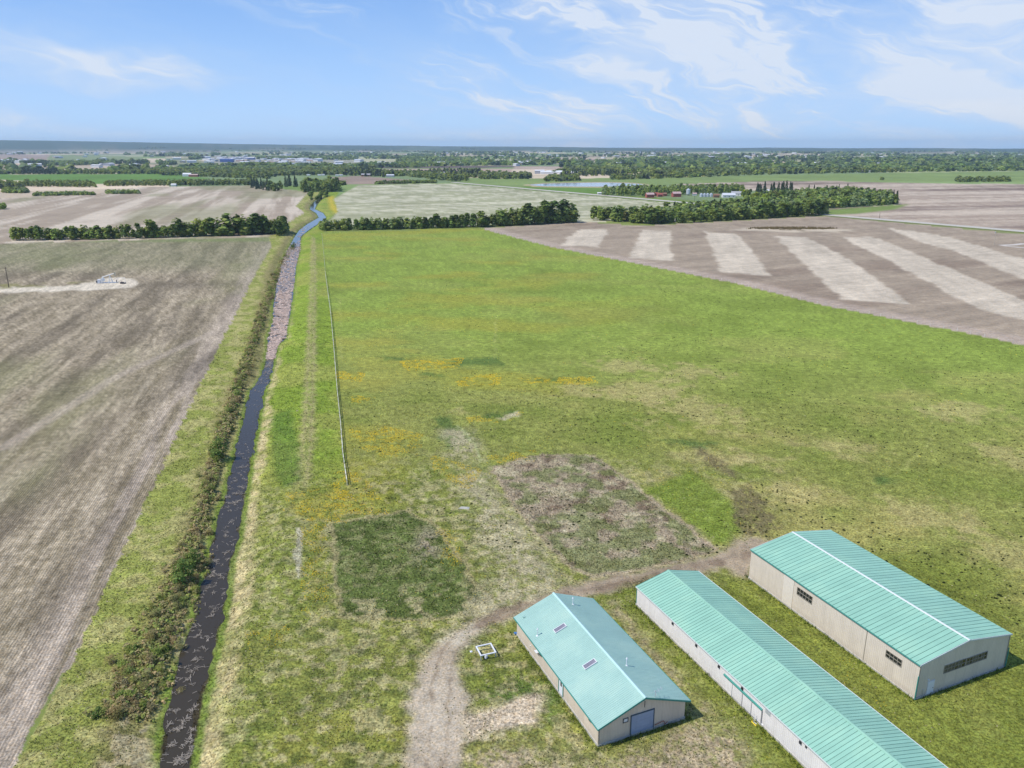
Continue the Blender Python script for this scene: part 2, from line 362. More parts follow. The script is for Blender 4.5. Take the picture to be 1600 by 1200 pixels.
    cc = cc + (lin(192, 178, 162) - cc) * (sst(11, 3, edge + 5 * (s2 - .5)) * .55 * sst(.3, .5, s1))[..., None]
    for i, (px, py, r, k) in enumerate([(1, 0, 0, 0)][:0]): pass
    cc = cc * (.84 + .32 * gs2)[..., None]
    tl = W([(0, 700), (180, 590), (330, 520)]); dt, _, _ = pline(tl, X + 3 * (n1 - .5), Y)
    cc = cc + (lin(190, 177, 160) - cc) * (sst(3.0, .8, dt) * .5)[..., None]
    dk = sst(0, 1, 1 - np.hypot((X - at(250, 445)[0]) / 70, (Y - at(250, 445)[1]) / 22))
    cc = cc + (lin(100, 92, 76) - cc) * (dk * .6)[..., None]
    dk = sst(0, 1, 1 - np.hypot((X - at(330, 560)[0]) / 9, (Y - at(330, 560)[1]) / 70))
    cc = cc + (lin(84, 78, 68) - cc) * (dk * .6)[..., None]
    gs = sst(22, 8, np.abs(Y - 628 - X * .02) + 6 * (n2 - .5))
    cc = cc + (lin(126, 142, 86) - cc) * (gs * .8)[..., None]
    cc = cc + (lin(130, 136, 96) - cc) * (sst(430, 500, Y) * .4)[..., None]
    wp = W([(-200, 452), (0, 449), (100, 447), (140, 442), (160, 435), (185, 433), (206, 435), (216, 440), (214, 446), (198, 451), (150, 453), (60, 456), (-200, 465)])
    cc = cc + (lin(222, 212, 190) - cc) * (sst(1.2, -1.0, sdf(wp, xx, yy)) * .97)[..., None]
    wy = W([(-200, 447), (0, 444), (100, 442), (140, 441), (150, 445), (90, 448), (0, 451), (-200, 455)])
    cc = cc + (lin(140, 138, 82) - cc) * (sst(1.5, -1.5, sdf(wy, xx, yy)) * .7 * sst(.35, .55, n2))[..., None]
    c[m] = cc[m]
    # ---- pasture
    m = reg == 3
    n5 = fbm(X, Y, 22, 4, 120); n6 = fbm(X * .6, Y, 5, 4, 121); n7 = fbm(X, Y, 3.0, 4, 122)
    far_ = sst(180, 330, D)
    g0 = lin(142, 148, 76)[None] + (lin(141, 161, 70) - lin(142, 148, 76))[None] * far_[..., None]
    gr_ = vn(X / 1.3, Y / 2.0, 701) * .6 + vn(X / .7, Y / 1.0, 702) * .4
    cc = g0 * ((.92 + .16 * n6) * (.74 + .50 * gr_))[..., None]
    cc = cc + (lin(118, 136, 54) - cc) * (sst(.50, .80, n5) * .6)[..., None]
    yl = sst(.5, .7, fbm(X * .6, Y, 26, 4, 123)) * sst(60, -40, X - Y * .1); cc = cc + (lin(160, 158, 66) - cc) * (yl * .6)[..., None]
    dry = sst(.50, .66, fbm(X * .7, Y, 34, 5, 124, .6))
    right = sst(-10, 60, X + (Y - 150) * .10) * sst(330, 200, D)
    cc = cc + (lin(176, 167, 102) - cc) * (dry * .62 * (.20 + .8 * right))[..., None]
    for i, (px, py, rx, ry) in enumerate(DRY):
        a0 = at(px, py); b0 = at(px + rx, py); e0 = at(px, py - ry); RX = abs(b0[0] - a0[0]); RY = abs(e0[1] - a0[1])
        q = np.hypot((X - a0[0]) / RX, (Y - a0[1]) / RY)
        cc = cc + (lin(186, 174, 118) - cc) * (sst(1.1, .2, q + (n7 - .5) * 2.0 + (n5 - .5) * 2) * .55)[..., None]
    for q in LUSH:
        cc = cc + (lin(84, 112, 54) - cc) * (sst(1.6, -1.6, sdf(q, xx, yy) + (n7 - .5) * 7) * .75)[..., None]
    wh = W([(775, 655), (810, 643), (812, 648), (785, 656)]); cc = cc + (lin(205, 195, 165) - cc) * (sst(.8, -.6, sdf(wh, xx, yy)) * .8)[..., None]
    # rough ground towards the yard
    rough = sst(185, 150, D + 14 * (n5 - .5)) * sst(60, 25, X - (Y - 120) * .35)
    cc = cc + (lin(126, 134, 62) - cc) * (rough * .5 * sst(.35, .6, n7))[..., None]
    cc = cc + (lin(188, 178, 134) - cc) * (rough * .62 * sst(.46, .62, n3))[..., None]
    cc = cc + (lin(78, 94, 44) - cc) * (rough * .55 * sst(.52, .68, fbm(X, Y, 1.3, 3, 127)))[..., None]
    s = sdf(PENL, xx, yy); cc = cc + (lin(122, 142, 54) * (.85 + .3 * n3)[..., None] - cc) * (sst(1.5, -1.5, s) * .85)[..., None]
    # mown strips between the barns
    bx, by = X * math.cos(A_BARN) - Y * math.sin(A_BARN), X * math.sin(A_BARN) + Y * math.cos(A_BARN)
    mown = sst(24, 34, X + (Y - 78) * .43) * sst(30, 20, Y - 92 - 0.1 * X) * sst(90, 70, X)
    sr = fbm(bx, by / 14, 1.3, 3, 131)
    cc = cc + (lin(118, 130, 52) * (.72 + .52 * sr)[..., None] - cc) * (mown * .78)[..., None]
    for i, ys in enumerate(YELLOW):
        s = sdf(ys, xx, yy); cc = cc + (lin(150, 148, 52) - cc) * (sst(1.2, -1.5, s) * .45 * sst(.4, .6, n3))[..., None]
    # pens full of weeds
    s = sdf(PEN1, xx, yy) + (n7 - .5) * 1.2; mk = sst(.5, -.5, s)
    pc = lin(98, 114, 58)[None] * (.50 + 1.0 * n3)[..., None]
    pc = pc + (lin(178, 170, 128) - pc) * (sst(.50, .66, fbm(X, Y, 1.5, 3, 141)) * (.35 + .5 * sst(118, 108, Y)))[..., None]
    rt = sst(0, 1.0, 1 - np.hypot((X - at(668, 850)[0]) / 4.2, (Y - at(668, 850)[1]) / 12)); pc = pc + (lin(160, 148, 128) - pc) * (rt * .9 * sst(.35, .5, n3))[..., None]
    cc = cc + (pc - cc) * (mk * .92)[..., None]
    cc = cc + (lin(178, 166, 124) - cc) * (sst(.7, .2, np.abs(s)) * .55)[..., None]
    s = sdf(PEN2, xx, yy) + (n3 - .5) * .8; mk = sst(.4, -.4, s)
    pc = lin(166, 152, 128)[None] * (.74 + .5 * n3)[..., None]
    pc = pc + (lin(192, 184, 150) - pc) * (sst(.48, .62, n7) * .7)[..., None]
    pc = pc + (lin(118, 98, 82) - pc) * (sst(.53, .68, fbm(X, Y, 4.5, 4, 143)) * .75)[..., None]
    pc = pc + (lin(106, 124, 58) - pc) * (sst(.46, .60, fbm(X, Y, 3.6, 4, 144) + .10 * sst(150, 120, Y) + .05 * sst(18, 30, X + (140 - Y) * -.2)) * .62)[..., None]
    cc = cc + (pc - cc) * (mk * .95)[..., None]
    cc = cc + (lin(182, 164, 140) - cc) * (sst(.8, .2, np.abs(s)) * .6)[..., None]
    for q in MUD:
        s = sdf(q, xx + (n7 - .5) * 4, yy + (n3 - .5) * 3); cc = cc + (lin(108, 98, 72) - cc) * (sst(1.6, -.6, s) * .75 * sst(.25, .5, n4 * .5 + n3 * .5))[..., None]
    # bare dirt of the tracks
    for k, col, soft, st_ in (('main', lin(180, 172, 138), 3.0, .80), ('gap', lin(176, 162, 130), 1.8, .95), ('low', lin(178, 164, 134), 3.5, .95), ('loop', lin(174, 158, 136), 1.3, .95), ('spur', lin(208, 192, 166), .9, .95)):
        s = sdf(DIRT[k], xx + (n7 - .5) * 2.5, yy + (n3 - .5) * 2.0)
        mk = sst(soft, -soft, s) * st_
        if k in ('main', 'gap', 'low'): mk = mk * (.30 + .8 * sst(.38, .58, .5 * n3 + .5 * n4 + (n2 - .5) * .7))
        cc = cc + (col * (.82 + .36 * n3)[..., None] - cc) * mk[..., None]
        if k == 'loop':
            reg[m & (s < -.2)] = 8
            pale = sst(4, -6, np.hypot(X - at(685, 1110)[0], (Y - at(685, 1110)[1]) * .45) - 5) * sst(.9, -.9, s)
            cc = cc + (lin(205, 194, 172) * (.9 + .2 * n3)[..., None] - cc) * (pale * .85)[..., None]
            pale = sst(1.2, -1.2, sdf(W([(690, 1000), (735, 978), (752, 982), (722, 1012), (700, 1010)]), xx, yy)); cc = cc + (lin(206, 196, 172) - cc) * (pale * .8)[..., None]
            rt_ = W([(668, 1400), (680, 1200), (688, 1110), (690, 1060), (706, 1010), (742, 978), (800, 955), (880, 925), (1000, 898), (1120, 880)]); dr, _, _ = pline(rt_, xx, yy)
            cc = cc + (lin(140, 124, 102) - cc) * (sst(.45, .1, np.abs(dr - 1.0)) * sst(.8, -.8, s) * .5 * sst(.3, .55, n7))[..., None]
            ln = W([(1200, 858), (1130, 878), (1060, 893), (960, 915), (880, 930), (800, 952), (740, 980)])
            dl, _, _ = pline(ln, xx, yy); cc = cc + (lin(124, 106, 88) - cc) * (sst(2.0, .3, dl) * .6 * sst(.3, .6, n7))[..., None]
    wc = W([(715, 665), (738, 690), (752, 720)]); dl, _, _ = pline(wc, xx, yy); cc = cc + (lin(176, 184, 128) - cc) * (sst(.5, .1, dl) * .6)[..., None]
    cc_past = cc
    for ln in ([(914, 519), (945, 532), (990, 552)], [(1400, 590), (1455, 640), (1455, 690), (1400, 740)], [(1600, 770), (1590, 790), (1550, 805)], [(775, 490), (773, 560)], [(530, 470), (534, 560)], [(820, 620), (850, 640)], [(700, 600), (730, 650)]):
        dl, _, _ = pline(W(ln), xx, yy); cc = cc + (lin(186, 188, 116) - cc) * (sst(.7, .1, dl) * .38 * sst(.35, .6, n3))[..., None]
    mm = m & (reg != 99)
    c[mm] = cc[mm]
    # ---- canal banks
    m = reg == 2
    d, i, side = pline(CC, X, Y); hw = np.interp(i, np.arange(len(CW)), CW); e = d - hw + (n3 - .5) * 1.0
    vg = lin(144, 152, 76)[None] * (.76 + .5 * n6)[..., None]
    vg = vg + (lin(184, 176, 120) - vg) * (sst(.44, .62, fbm(X, Y, 4, 4, 151)) * .62)[..., None]
    rg = lin(132, 154, 56)[None] * (.78 + .46 * n6)[..., None]
    rg = rg + (lin(160, 162, 84) - rg) * (sst(.45, .62, n5) * .6)[..., None]
    sel = (side > 0)[..., None]
    cc = np.where(sel, rg, vg)
    near_ = sst(190, 140, D)[..., None]
    cc = np.where(sel, cc + (lin(132, 136, 66) * (.75 + .5 * n3)[..., None] - cc) * near_ * .75 * sst(.35, .6, n5)[..., None], cc)
    cc = cc + (cc_past * (.9 + .2 * n3)[..., None] - cc) * (sst(178, 150, D + 10 * (n5 - .5)) * (side > 0) * .85)[..., None]
    # straw strip right of the water, bright sedge at the water's edge
    wr = np.interp(Y, [60, 80, 130, 200, 300, 460], [3.6, 3.9, 3.6, 3.0, 1.6, .6])
    st = sst(wr + .9, wr - .6, e + 4.2 * (n2 - .5) + 1.8 * (n7 - .5)) * sst(.5, 1.1, e)
    cc = cc + (lin(192, 180, 132) * (.80 + .38 * n3)[..., None] - cc) * (np.where(side > 0, st, st * .35) * (.35 + .65 * sst(.36, .56, n7)) * (.5 + .5 * sst(320, 180, Y)))[..., None]
    cc = cc + (lin(110, 134, 52) - cc) * (sst(1.1, .3, np.abs(e - .45)) * .75)[..., None]
    cc = cc + (lin(66, 60, 44) - cc) * (sst(.25, -.3, e))[..., None]
    # scrubby brown strip on the left bank
    sc = sst(1.2, 2.2, e) * sst(9.0, 5.0, e + 4 * (n5 - .5)) * (side < 0)
    cc = cc + (lin(136, 126, 86) * (.75 + .5 * n3)[..., None] - cc) * (sc * .65)[..., None]
    ps = W([(150, 1200), (170, 1145), (215, 1100), (235, 1120), (240, 1200), (220, 1420), (60, 1420)]); cc = cc + (lin(192, 178, 142) - cc) * (sst(1, -1, sdf(ps, xx, yy)) * .7 * sst(.35, .5, n3))[..., None]
    ps = W([(268, 965), (290, 962), (283, 990), (275, 1020), (262, 1000)]); cc = cc + (lin(188, 172, 140) - cc) * (sst(.6, -.6, sdf(ps, xx, yy)) * .7)[..., None]
    # wheel tracks on the berm
    dt, it, _ = pline(TRACK, xx, yy)
    tr = sst(2.6, 1.4, dt) * (.35 + .3 * sst(.4, .6, n3)) + sst(.5, .1, np.abs(dt - .9)) * .35
    cc = cc + (lin(168, 160, 112) - cc) * (tr * sst(140, 165, Y) * .9)[..., None]
    ls = W([(425, 650), (455, 640), (468, 700), (470, 755), (440, 765), (425, 720)]); cc = cc + (lin(78, 112, 44) - cc) * (sst(1.2, -1.2, sdf(ls, xx, yy)) * .6)[..., None]
    yf = W([(512, 308), (521, 306), (522, 318), (533, 332), (530, 340), (516, 326)])
    cc = cc + (lin(206, 184, 62) - cc) * (sst(4, -4, sdf(yf, X, Y)) * .75)[..., None]
    ws = W([(463, 830), (470, 828), (472, 880), (466, 905), (462, 880)]); cc = cc + (lin(196, 190, 165) - cc) * (sst(.35, -.1, sdf(ws, xx, yy)) * .7)[..., None]
    for ys in YELLOW[:3]:
        cc = cc + (lin(150, 148, 52) - cc) * (sst(1.2, -1.5, sdf(ys, xx, yy)) * .4 * sst(.4, .6, n3))[..., None]
    c[m] = cc[m]
    # contact strip of rank grass round the barn walls
    return np.clip(c, .004, .95) * K, reg

# ------------------------------------------------------------------ tagging and mesh helpers
def tag(o, label=None, cat=None, group=None, kind=None):
    if label: o['label'] = label
    if cat: o['category'] = cat
    if group: o['group'] = group
    if kind: o['kind'] = kind
    return o
def empty(name, loc=(0, 0, 0), rz=0.0):
    o = bpy.data.objects.new(name, None); COL.objects.link(o); o.location = loc; o.rotation_euler = (0, 0, rz); o.empty_display_size = .5; return o
def link(name, me, parent=None, loc=None, rot=None, scale=None):
    o = bpy.data.objects.new(name, me); COL.objects.link(o)
    if parent: o.parent = parent
    if loc is not None: o.location = loc
    if rot is not None: o.rotation_euler = rot
    if scale is not None: o.scale = scale
    return o
def np_mesh(name, V, Fc, mats, col=None, smooth=False):
    """mesh from arrays; Fc is (n,3) or (n,4)"""
    V = np.asarray(V, np.float32); Fc = np.asarray(Fc, np.int32); k = Fc.shape[1]
    me = bpy.data.meshes.new(name)
    me.vertices.add(len(V)); me.vertices.foreach_set('co', V.ravel())
    me.loops.add(Fc.size); me.loops.foreach_set('vertex_index', Fc.ravel())
    me.polygons.add(len(Fc)); me.polygons.foreach_set('loop_start', np.arange(0, Fc.size, k, dtype=np.int32))
    if smooth: me.polygons.foreach_set('use_smooth', np.ones(len(Fc), bool))
    me.update(calc_edges=True)
    if col is not None:
        a = me.color_attributes.new('tint', 'FLOAT_COLOR', 'POINT')
        a.data.foreach_set('color', np.concatenate([col, np.ones((len(V), 1))], 1).astype(np.float32).ravel())
    for m in (mats if isinstance(mats, (list, tuple)) else [mats]): me.materials.append(m)
    return me

class MB:
    """collects simple solids into one mesh"""
    def __init__(s): s.v = []; s.f = []
    def add(s, vs, fs):
        b = len(s.v); s.v += [tuple(v) for v in vs]; s.f += [tuple(i + b for i in f) for f in fs]; return s
    def box(s, x0, x1, y0, y1, z0, z1):
        return s.add([(x0, y0, z0), (x1, y0, z0), (x1, y1, z0), (x0, y1, z0), (x0, y0, z1), (x1, y0, z1), (x1, y1, z1), (x0, y1, z1)],
                     [(0, 3, 2, 1), (4, 5, 6, 7), (0, 1, 5, 4), (1, 2, 6, 5), (2, 3, 7, 6), (3, 0, 4, 7)])
    def extrude_y(s, prof, y0, y1):
        n = len(prof); vs = [(x, y0, z) for x, z in prof] + [(x, y1, z) for x, z in prof]
        fs = [tuple(range(n)), tuple(range(2 * n - 1, n - 1, -1))] + [(i, i + n, (i + 1) % n + n, (i + 1) % n) for i in range(n)]
        return s.add(vs, fs)
    def bar(s, a, b, r, n=6, r2=None):
        a = Vector(a); b = Vector(b); d = (b - a).normalized(); up = Vector((0, 0, 1)) if abs(d.z) < .9 else Vector((1, 0, 0))
        u = d.cross(up).normalized(); v = d.cross(u); r2 = r if r2 is None else r2
        vs = [a + (u * math.cos(2 * math.pi * i / n) + v * math.sin(2 * math.pi * i / n)) * r for i in range(n)] + \
             [b + (u * math.cos(2 * math.pi * i / n) + v * math.sin(2 * math.pi * i / n)) * r2 for i in range(n)]
        return s.add(vs, [tuple(range(n)), tuple(range(2 * n - 1, n - 1, -1))] + [(i, i + n, (i + 1) % n + n, (i + 1) % n) for i in range(n)])
    def mesh(s, name, mat):
        me = bpy.data.meshes.new(name); me.from_pydata(s.v, [], s.f)
        import bmesh
        bm = bmesh.new(); bm.from_mesh(me); bmesh.ops.recalc_face_normals(bm, faces=bm.faces); bm.to_mesh(me); bm.free()
        me.materials.append(mat); return me
    def obj(s, name, mat, parent=None, **kw): return link(name, s.mesh(name, mat), parent, **kw)

# ------------------------------------------------------------------ materials
def material(name): 
    m = bpy.data.materials.new(name); m.use_nodes = True; t = NT(m.node_tree); b = m.node_tree.nodes['Principled BSDF']; return m, t, b
def ground_mat(name, fine=.5, streak=None, bump=.3, warm=(1, 1, 1), size=.45):
    m, t, b = material(name)
    b.inputs['Roughness'].default_value = .95; b.inputs['Specular IOR Level'].default_value = .12
    at_ = t.node('ShaderNodeAttribute', attribute_name='tint'); geo = t.node('ShaderNodeNewGeometry'); p = geo.outputs['Position']
    n1 = t.noise(p, 1 / size, 4, .65); n2 = t.noise(p, 1 / (size * 5), 3, .6); n0 = t.noise(p, 1 / (size * 28), 3, .6)
    f = t.m('MULTIPLY', t.rng(n1, .3, .7, 1 - fine, 1 + fine), t.rng(n2, .3, .7, 1 - fine * .45, 1 + fine * .45))
    f = t.m('MULTIPLY', f, t.rng(n0, .3, .7, .90, 1.10))
    h = n1
    if streak:
        ang, wd, amt = streak
        q = t.mapping(p, ang, (1, 1, 1)); x, y, z = t.sep(q)
        s1 = t.noise(t.comb(t.m('DIVIDE', x, wd), t.m('DIVIDE', y, wd * 9)), 1.0, 3, .7)
        s2 = t.noise(t.comb(t.m('DIVIDE', x, wd * 6), t.m('DIVIDE', y, wd * 60)), 1.0, 3, .6)
        wv = t.m('SINE', t.m('MULTIPLY', t.m('ADD', x, t.m('MULTIPLY', n2, .25)), 2 * math.pi / (wd * 1.15)))
        f = t.m('MULTIPLY', f, t.rng(s1, .3, .7, 1 - amt, 1 + amt)); f = t.m('MULTIPLY', f, t.rng(s2, .3, .7, 1 - amt * .6, 1 + amt * .6))
        f = t.m('MULTIPLY', f, t.rng(wv, -1, 1, 1 - amt * .45, 1 + amt * .45))
        h = t.m('ADD', h, t.m('MULTIPLY', wv, .35))
    col = t.vm('SCALE', at_.outputs['Color']); t.put(col.node.inputs[3], f)
    hue = t.mix(t.rng(t.noise(p, 1 / (size * 1.7), 3, .6), .4, .7), (1.0, 1.0, 1.0, 1), (1.16, 1.05, .90, 1))
    col = t.mix(1.0, col, hue, 'MULTIPLY')
    t.put(b.inputs['Base Color'], col)
    bm = t.node('ShaderNodeBump'); bm.inputs['Strength'].default_value = bump; bm.inputs['Distance'].default_value = .12; t.put(bm.inputs['Height'], h); t.link(bm.outputs[0], b.inputs['Normal'])
    return m
def flat_mat(name, col, rough=.7, noise=.12, scale=2.0, metal=0.0, spec=.4, dirt=None, rand=0.0):
    m, t, b = material(name); b.inputs['Roughness'].default_value = rough; b.inputs['Metallic'].default_value = metal; b.inputs['Specular IOR Level'].default_value = spec
    tc = t.node('ShaderNodeTexCoord'); n = t.noise(tc.outputs['Object'], scale, 4, .6)
    f = t.rng(n, .25, .75, 1 - noise, 1 + noise)
    if rand:
        oi = t.node('ShaderNodeObjectInfo'); f = t.m('MULTIPLY', f, t.rng(oi.outputs['Random'], 0, 1, 1 - rand, 1 + rand))
    c = t.vm('SCALE', tuple(col)[:3]); t.put(c.node.inputs[3], f)
    if dirt:
        z = t.sep(tc.outputs['Object'])[2]; dn = t.noise(t.mapping(tc.outputs['Object'], 0, (3, 3, .35)), 1.2, 4, .6)
        k = t.m('MULTIPLY', t.rng(dn, .45, .75), dirt[1], clamp=True)
        c = t.mix(k, c, tuple(dirt[0]) + (1,))
        k2 = t.m('MULTIPLY', t.rng(z, .9, .1), t.rng(n, .3, .7, .1, .75), clamp=True)
        c = t.mix(k2, c, tuple(dirt[0]) + (1,))
    t.put(b.inputs['Base Color'], c); return m
def leaf_mat(name, trans=.3, rand=.22):
    m, t, b = material(name); b.inputs['Roughness'].default_value = .75; b.inputs['Specular IOR Level'].default_value = .15
    a = t.node('ShaderNodeAttribute', attribute_name='tint'); oi = t.node('ShaderNodeObjectInfo')
    c = t.vm('SCALE', a.outputs['Color']); t.put(c.node.inputs[3], t.rng(oi.outputs['Random'], 0, 1, 1 - rand, 1 + rand))
    r2 = t.m('FRACT', t.m('MULTIPLY', oi.outputs['Random'], 17.3))
    if rand: c = t.mix(1.0, c, t.mix(r2, (1.14, 1.04, .90, 1), (.92, 1.0, 1.0, 1)), 'MULTIPLY')
    t.put(b.inputs['Base Color'], c)
    tr = t.node('ShaderNodeBsdfTranslucent'); t.put(tr.inputs[0], c); mx = t.node('ShaderNodeMixShader'); mx.inputs[0].default_value = trans
    out = [n for n in t.n if n.type == 'OUTPUT_MATERIAL'][0]
    t.link(b.outputs[0], mx.inputs[1]); t.link(tr.outputs[0], mx.inputs[2]); t.link(mx.outputs[0], out.inputs[0]); return m
M = {}
M['stubble'] = ground_mat('stubble_soil', .50, (A_ST, .40, .30), .5, size=.30)
M['bank'] = ground_mat('bank_grass', .68, None, .7, size=.38)
M['pasture'] = ground_mat('pasture_grass', .66, None, .7, size=.38)
M['plough'] = ground_mat('ploughed_soil', .24, (rad(62), 1.1, .16), .3, size=.8)
M['far'] = ground_mat('far_land', .15, None, .1, size=6)
M['mid'] = ground_mat('hay_land', .12, (rad(62), 2.2, .12), .2, size=1.5)
M['dirt'] = ground_mat('packed_dirt', .38, None, .5, size=.30)
M['leaf'] = leaf_mat('leaves', .38); M['needle'] = leaf_mat('needles', .1)
M['grass'] = leaf_mat('grass_blades', .35, 0)
M['bark'] = flat_mat('bark', (.13, .10, .075), .9, .3, 6)
def water_mat():
    m, t, b = material('canal_water'); b.inputs['Base Color'].default_value = (.050, .040, .024, 1); b.inputs['Roughness'].default_value = .09; b.inputs['IOR'].default_value = 1.33
    geo = t.node('ShaderNodeNewGeometry'); n = t.noise(geo.outputs['Position'], 1.6, 3, .6); bm = t.node('ShaderNodeBump'); bm.inputs['Strength'].default_value = .10; bm.inputs['Distance'].default_value = .15
    t.put(bm.inputs['Height'], n); t.link(bm.outputs[0], b.inputs['Normal']); return m
M['water'] = water_mat()

# ------------------------------------------------------------------ terrain: polar sheet, split into the fields it is made of
def build_ground():
    az = np.concatenate([np.radians(np.linspace(-180, -44, 50, endpoint=False)), np.radians(np.linspace(-44, 42, 880)), np.radians(np.linspace(42, 180, 51)[1:])])
    ys = np.concatenate([np.arange(1210, 330, -2.2), np.arange(330, 236, -1.15)])
    Dn = np.array([at(800, y)[1] for y in ys])
    D = np.concatenate([[1.0, 20, 30, 38, 45, 50, 54, 58, 61, 64, 66.5, 69], Dn, [13500, 14000, 14500, 15200, 16000, 18000]])
    D = np.unique(D[D > 0]); D.sort()
    A, R = np.meshgrid(az, D)
    X = R * np.sin(A); Y = R * np.cos(A)
    Z = height(X, Y)
    col, _ = paint(X, Y)
    nr, nc = X.shape
    idx = np.arange(nr * nc).reshape(nr, nc)
    Q = np.stack([idx[:-1, :-1], idx[:-1, 1:], idx[1:, 1:], idx[1:, :-1]], -1).reshape(-1, 4)[:, ::-1]
    Xc = (X[:-1, :-1] + X[1:, 1:]) / 2; Yc = (Y[:-1, :-1] + Y[1:, 1:]) / 2
    _, rc = paint(Xc, Yc); rc = rc.reshape(-1)
    V = np.stack([X, Y, Z], -1).reshape(-1, 3); C = col.reshape(-1, 3)
    info = {0: ('distant_farmland', 'far', 'patchwork of distant green and tan farmland reaching to the horizon'),
            1: ('stubble_field', 'stubble', 'grey brown stubble field with fine straight rows left of the canal'),
            2: ('canal_bank', 'bank', 'grassy banks and bed of the drainage canal'),
            3: ('pasture', 'pasture', 'large bright green pasture in the middle'),
            4: ('ploughed_field', 'plough', 'brown ploughed field with broad pale stripes at right'),
            5: ('hay_field', 'mid', 'pale green field with mown lines behind the middle tree row'),
            6: ('striped_field', 'mid', 'pale brown streaked field behind the left tree row'),
            7: ('brown_field', 'plough', 'brown field beyond the gravel road at right'),
            8: ('dirt_track', 'dirt', 'bare dirt track curving round the barns')}
    for rid, (nm, mt, lb) in info.items():
        q = Q[rc == rid]
        if not len(q): continue
        used = np.unique(q); remap = np.full(len(V), -1); remap[used] = np.arange(len(used))
        me = np_mesh(nm, V[used], remap[q], M[mt], C[used], smooth=True)
        tag(link(nm, me), lb, kind='structure')
build_ground()

def build_water():
    n = len(CC); tn = np.gradient(CC, axis=0); tn /= np.linalg.norm(tn, axis=1)[:, None]; nr = np.stack([tn[:, 1], -tn[:, 0]], 1)
    mg_ = CW + np.interp(CC[:, 1], [200, 350, 600], [1.3, .35, -.25]); L = CC - nr * mg_[:, None]; R_ = CC + nr * mg_[:, None]
    V = [(x, y, WZ) for x, y in L] + [(x, y, WZ) for x, y in R_]
    Fq = [(i, i + n, i + 1 + n, i + 1) for i in range(n - 1)]
    o = link('canal_water', np_mesh('canal_water', V, Fq, M['water'])); tag(o, 'dark narrow water of the drainage canal', kind='structure')
    # pond
    pts = [(824, 289), (845, 291), (862, 291.6), (930, 292), (1002, 290.6), (1006, 288), (985, 286.5), (950, 285.2), (900, 285.8), (850, 287)]
    c = W(pts, .3); ctr = c.mean(0)
    N = 60; P2 = []
    for k in range(N):
        f = k / N * len(pts); i = int(f); u = f - i; a, b = c[i % len(pts)], c[(i + 1) % len(pts)]; P2.append(a + (b - a) * u)
    P2 = np.array(P2); P2 = (P2 + np.roll(P2, 1, 0) + np.roll(P2, -1, 0)) / 3
    V = [(ctr[0], ctr[1], .5)] + [(x, y, .5) for x, y in P2]
    Fq = [(0, i + 1, (i + 1) % N + 1) for i in range(N)]
    tag(link('pond_water', np_mesh('pond_water', V, Fq, flat_mat('silty_water', (.30, .34, .38), .12, .06, .02))), 'pale reflecting pond behind the hay field', kind='structure')
    V = []; q = []
    for k, (s, z) in enumerate(((.97, .2), (1.02, 1.0), (1.06, 1.0), (1.10, -.3))):
        for p in P2:
            d = p - ctr; dd = d / np.linalg.norm(d); e = (s - 1) * 260
            pp = p + dd * e * (1.0 if abs(dd[1]) > .5 else .5); V.append((pp[0], pp[1], z))
    for k in range(3):
        for i in range(N): q.append((k * N + i, k * N + (i + 1) % N, (k + 1) * N + (i + 1) % N, (k + 1) * N + i))
    m = flat_mat('pond_rim_soil', lin(176, 164, 120, K), .95, .2, .05)
    tag(link('pond_bank', np_mesh('pond_bank', V, np.array(q)[:, ::-1], m)), 'low pale earth rim round the pond', kind='structure')
build_water()

def build_road():
    m = flat_mat('gravel', lin(205, 198, 182, K), .95, .12, .3); mg = flat_mat('verge_grass', lin(116, 124, 62, K), .95, .2, .3)
    a = np.array(at(707, 285.2)); b = np.array(at(1292, 336.5)); e = np.array(at(1600, 362.5)); e2 = e + (e - b) * 3
    pts = [a, b, e, e2]
    V = []; Vg = []; off = (-7.5, 7.5); og = (-13, -7.5, 7.5, 13)
    for i, p in enumerate(pts):
        d = pts[min(i + 1, 3)] - pts[max(i - 1, 0)]; d /= np.linalg.norm(d); nrm = np.array([d[1], -d[0]])
        V += [tuple(p + nrm * o) + (.62,) for o in off]; Vg += [tuple(p + nrm * o) + (z,) for o, z in zip(og, (-.1, .6, .6, -.1))]
    q = [(2 * i, 2 * i + 1, 2 * i + 3, 2 * i + 2) for i in range(3)]
    tag(link('gravel_road', np_mesh('gravel_road', V, q, m)), 'straight pale gravel road crossing the fields at right', kind='structure')
    q = [(4 * i + k, 4 * i + k + 1, 4 * i + k + 5, 4 * i + k + 4) for i in range(3) for k in (0, 2)]
    tag(link('road_verge', np_mesh('road_verge', Vg, q, mg)), 'grassy ditch slopes along the gravel road', kind='structure')
    # well-site loop on the ploughed field at right
    lp = flat_mat('site_gravel', lin(214, 204, 190, K), .95, .1, .3)
    V = []
    for px, py in ((1563, 383.5), (1585, 382.5), (1610, 379.5), (1700, 376)):
        x, y = at(px, py); V += [(x, y - 3, .05), (x, y + 3, .05)]
    for px, py in ((1566, 384), (1585, 386), (1610, 388), (1700, 396)):
        x, y = at(px, py); V += [(x, y - 3, .06), (x, y + 3, .06)]
    q = [(2 * i + k, 2 * i + 2 + k, 2 * i + 3 + k, 2 * i + 1 + k) for k in (0, 8) for i in range(3)]
    tag(link('access_track', np_mesh('access_track', V, q, lp)), 'pale forked access track at the right edge of the striped field', kind='structure')
build_road()

